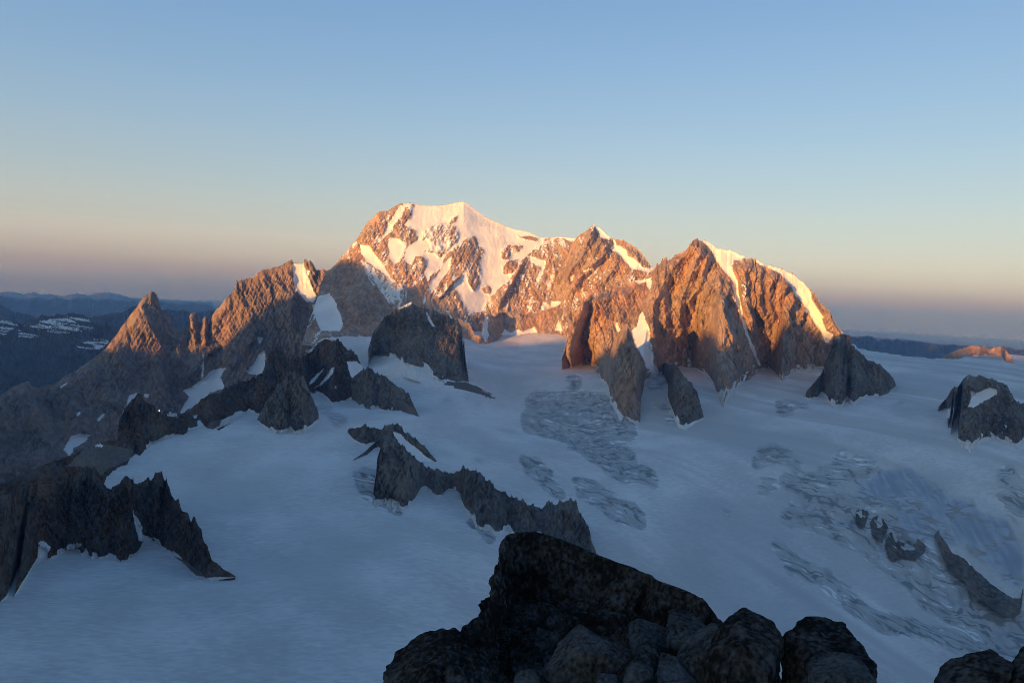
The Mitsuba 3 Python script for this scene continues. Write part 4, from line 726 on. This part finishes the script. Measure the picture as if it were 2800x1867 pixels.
# layered, cracked surface
lay = sv @ np.array([0.35, 0.25, 1.0])
bed = (sv[:, 0] * 0.45 + sv[:, 1] * 0.9)
rel = bumps(sv * np.array([1, 1.6, 2.0]), ROUGH, 90) + 0.05 * (cells(bed / 0.16, (sv[:, 0] * 0.9 - sv[:, 1] * 0.45) / 0.45, 5)[2] - 0.5) + 0.03 * (cells(bed / 0.05, (sv[:, 0] * 0.9 - sv[:, 1] * 0.45) / 0.2, 6, True)[0] - 0.5) + 0.03 * (ridged(np.stack([(sv[:, 0] + sv[:, 1]) / 0.5, (sv[:, 0] - sv[:, 1]) / 0.11, sv[:, 2] / 0.1], 1), 99) - 0.5) + 0.025 * (ridged(np.stack([sv[:, 0] / 0.35, sv[:, 1] / 0.2, lay / 0.05], 1), 97) - 0.5)
sv = sv + sn * (np.sign(sn[:, 2:].mean() or 1) * rel * fade)[:, None]
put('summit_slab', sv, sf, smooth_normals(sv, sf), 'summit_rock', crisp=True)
labels['summit_slab'] = {'label': 'big dark tilted rock slab jutting out at bottom centre', 'category': 'rock'}
def boulder(key, outline, D, deep_, bsdf, label, seed, rough_=1.0, lean=0.0, hard=True):
    o = at(outline, D)
    c = o.mean(0)
    away = np.array([c[0], c[1], 0]) / np.hypot(c[0], c[1])
    rng = np.random.default_rng(seed)
    pts = [o]
    for k, sc_ in ((-0.5, 0.55), (0.5, 0.7), (-0.22, 0.9), (0.25, 0.92)):
        pts.append(c + (o - c) * (sc_ + 0.12 * rng.uniform(-1, 1, (len(o), 1))) + away * deep_ * k + np.array([0, 0, lean * -k * deep_]))
    hull = m3.Manifold.hull_points(np.vstack(pts))
    ext = np.ptp(np.vstack(pts), axis=0)
    for _ in range(13):                                             # broken facets
        nn = rng.normal(size=3)
        nn /= np.linalg.norm(nn)
        nn = nn * 0.75 - away * rng.uniform(0.2, 0.9) + np.array([0, 0, rng.uniform(0.1, 0.7)])
        nn /= np.linalg.norm(nn)
        reach = ((np.vstack(pts) - c) @ nn).max() * rng.uniform(0.45, 0.85)
        hull = hull.trim_by_plane(tuple(-nn), float(-(c @ nn) - reach))
    hm = hull.to_mesh()
    m = trimesh.Trimesh(hm.vert_properties[:, :3], hm.tri_verts).subdivide_to_size(0.011, max_iter=14)
    m.merge_vertices()
    v_ = np.array(m.vertices)
    n_ = np.array(m.vertex_normals)
    v_ = v_ + n_ * (rough_ * (bumps(v_, [(0.2, 0.014), (0.06, 0.010), (0.022, 0.008)], seed) + 0.006 * (ridged(v_ / 0.09, seed + 9) - 0.5)))[:, None]
    put(key, v_, np.array(m.faces), n_, bsdf, crisp=True)
    labels[key] = {'label': label, 'category': 'boulder', 'group': 'boulders at the viewer\'s feet'}
BOULDERS = [
    (Z('G', 110,1400, 130,1275, 160,1235, 200,1225, 240,1232, 290,1190, 370,1140, 410,1100, 470,1085, 540,1078, 620,1050, 720,1080, 800,1140, 860,1220, 900,1420), 2.50, 0.5, 'summit_rock', 'dark rounded boulder left of the slab, lowest at the bottom edge'),
    (Z('G', 1245,1155, 1330,1090, 1420,1020, 1500,935, 1520,895, 1700,885, 1820,880, 1850,950, 1895,1030, 1820,1130, 1700,1235, 1500,1250, 1350,1245, 1280,1190), 2.5, 0.3, 'summit_boulder', 'pale angular block with a sloping face lying on the slab'),
    (Z('G', 1850,915, 1900,905, 2000,925, 2100,960, 2200,1010, 2260,1070, 2200,1120, 2080,1100, 1960,1090, 1900,1030), 2.72, 0.3, 'summit_boulder', 'flat grey stone behind and right of the pale angular block'),
    (Z('G', 1930,1100, 1950,1075, 2010,1070, 2110,1110, 2120,1150, 2020,1160, 1950,1140), 2.45, 0.16, 'summit_boulder', 'small low stone wedged right of the pale angular block'),
    (Z('G', 2075,1200, 2090,1140, 2180,1150, 2290,1220, 2390,1290, 2400,1420, 2100,1420), 2.36, 0.3, 'summit_boulder', 'grey stone at the bottom edge below the flat grey stone'),
    (Z('G', 2225,1130, 2260,1075, 2352,1030, 2450,1010, 2500,1090, 2440,1180, 2330,1200, 2240,1175), 2.5, 0.25, 'summit_boulder', 'rounded pale grey stone between the flat stone and the brown boulder'),
    (Z('G', 1040,1400, 1060,1240, 1120,1218, 1220,1225, 1260,1290, 1260,1400), 2.36, 0.2, 'summit_boulder', 'small pale stone at the bottom edge left of the angular block'),
    (Z('G', 1630,1400, 1650,1240, 1720,1215, 1780,1225, 1800,1300, 1790,1400), 2.32, 0.2, 'summit_boulder', 'small rounded stone under the angular block at the bottom edge'),
    (Z('G', 1820,1400, 1840,1240, 1900,1190, 2000,1180, 2060,1215, 2090,1300, 2060,1400), 2.34, 0.25, 'summit_boulder', 'dim grey stone in the gap at the bottom edge'),
    (Z('N', -60,260, -20,120, 40,90, 120,140, 180,165, 240,168, 300,190, 350,235, 260,290, 160,330, 60,280), 2.72, 0.3, 'summit_boulder', 'grey speckled stone tucked under the slab\'s right end'),
    (Z('N', 120,370, 160,320, 240,275, 330,230, 420,212, 440,300, 420,420, 300,470, 180,430), 2.5, 0.3, 'summit_boulder', 'light grey stone against the left side of the brown boulder'),
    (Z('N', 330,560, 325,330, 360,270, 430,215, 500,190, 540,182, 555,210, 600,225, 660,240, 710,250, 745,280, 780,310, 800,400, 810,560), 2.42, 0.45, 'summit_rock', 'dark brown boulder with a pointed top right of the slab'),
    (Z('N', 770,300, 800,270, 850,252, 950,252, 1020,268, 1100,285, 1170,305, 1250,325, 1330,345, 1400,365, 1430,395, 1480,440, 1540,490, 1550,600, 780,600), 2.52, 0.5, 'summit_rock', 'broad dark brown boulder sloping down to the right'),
    (Z('N', 905,600, 930,460, 980,415, 1040,405, 1110,425, 1190,403, 1260,440, 1380,505, 1420,600), 2.3, 0.3, 'summit_boulder', 'blue-grey stone in front of the broad brown boulder'),
    (Z('N', 1770,640, 1795,500, 1850,460, 1930,440, 2010,436, 2120,450, 2200,465, 2290,480, 2310,640), 2.5, 0.4, 'summit_rock', 'dark boulder top showing at the bottom edge far right'),
    (Z('N', 2240,600, 2255,470, 2300,425, 2340,385, 2420,370, 2450,600), 2.6, 0.4, 'summit_rock', 'brown stone cut by the lower right corner'),
]
for i, (o_, D_, dp_, mt_, lb_) in enumerate(BOULDERS):
    boulder('boulder' + (f'_{i:03d}' if i else ''), o_, D_, dp_, mt_, lb_, 200 + i, 2.0 if mt_ == 'summit_rock' else 1.0)
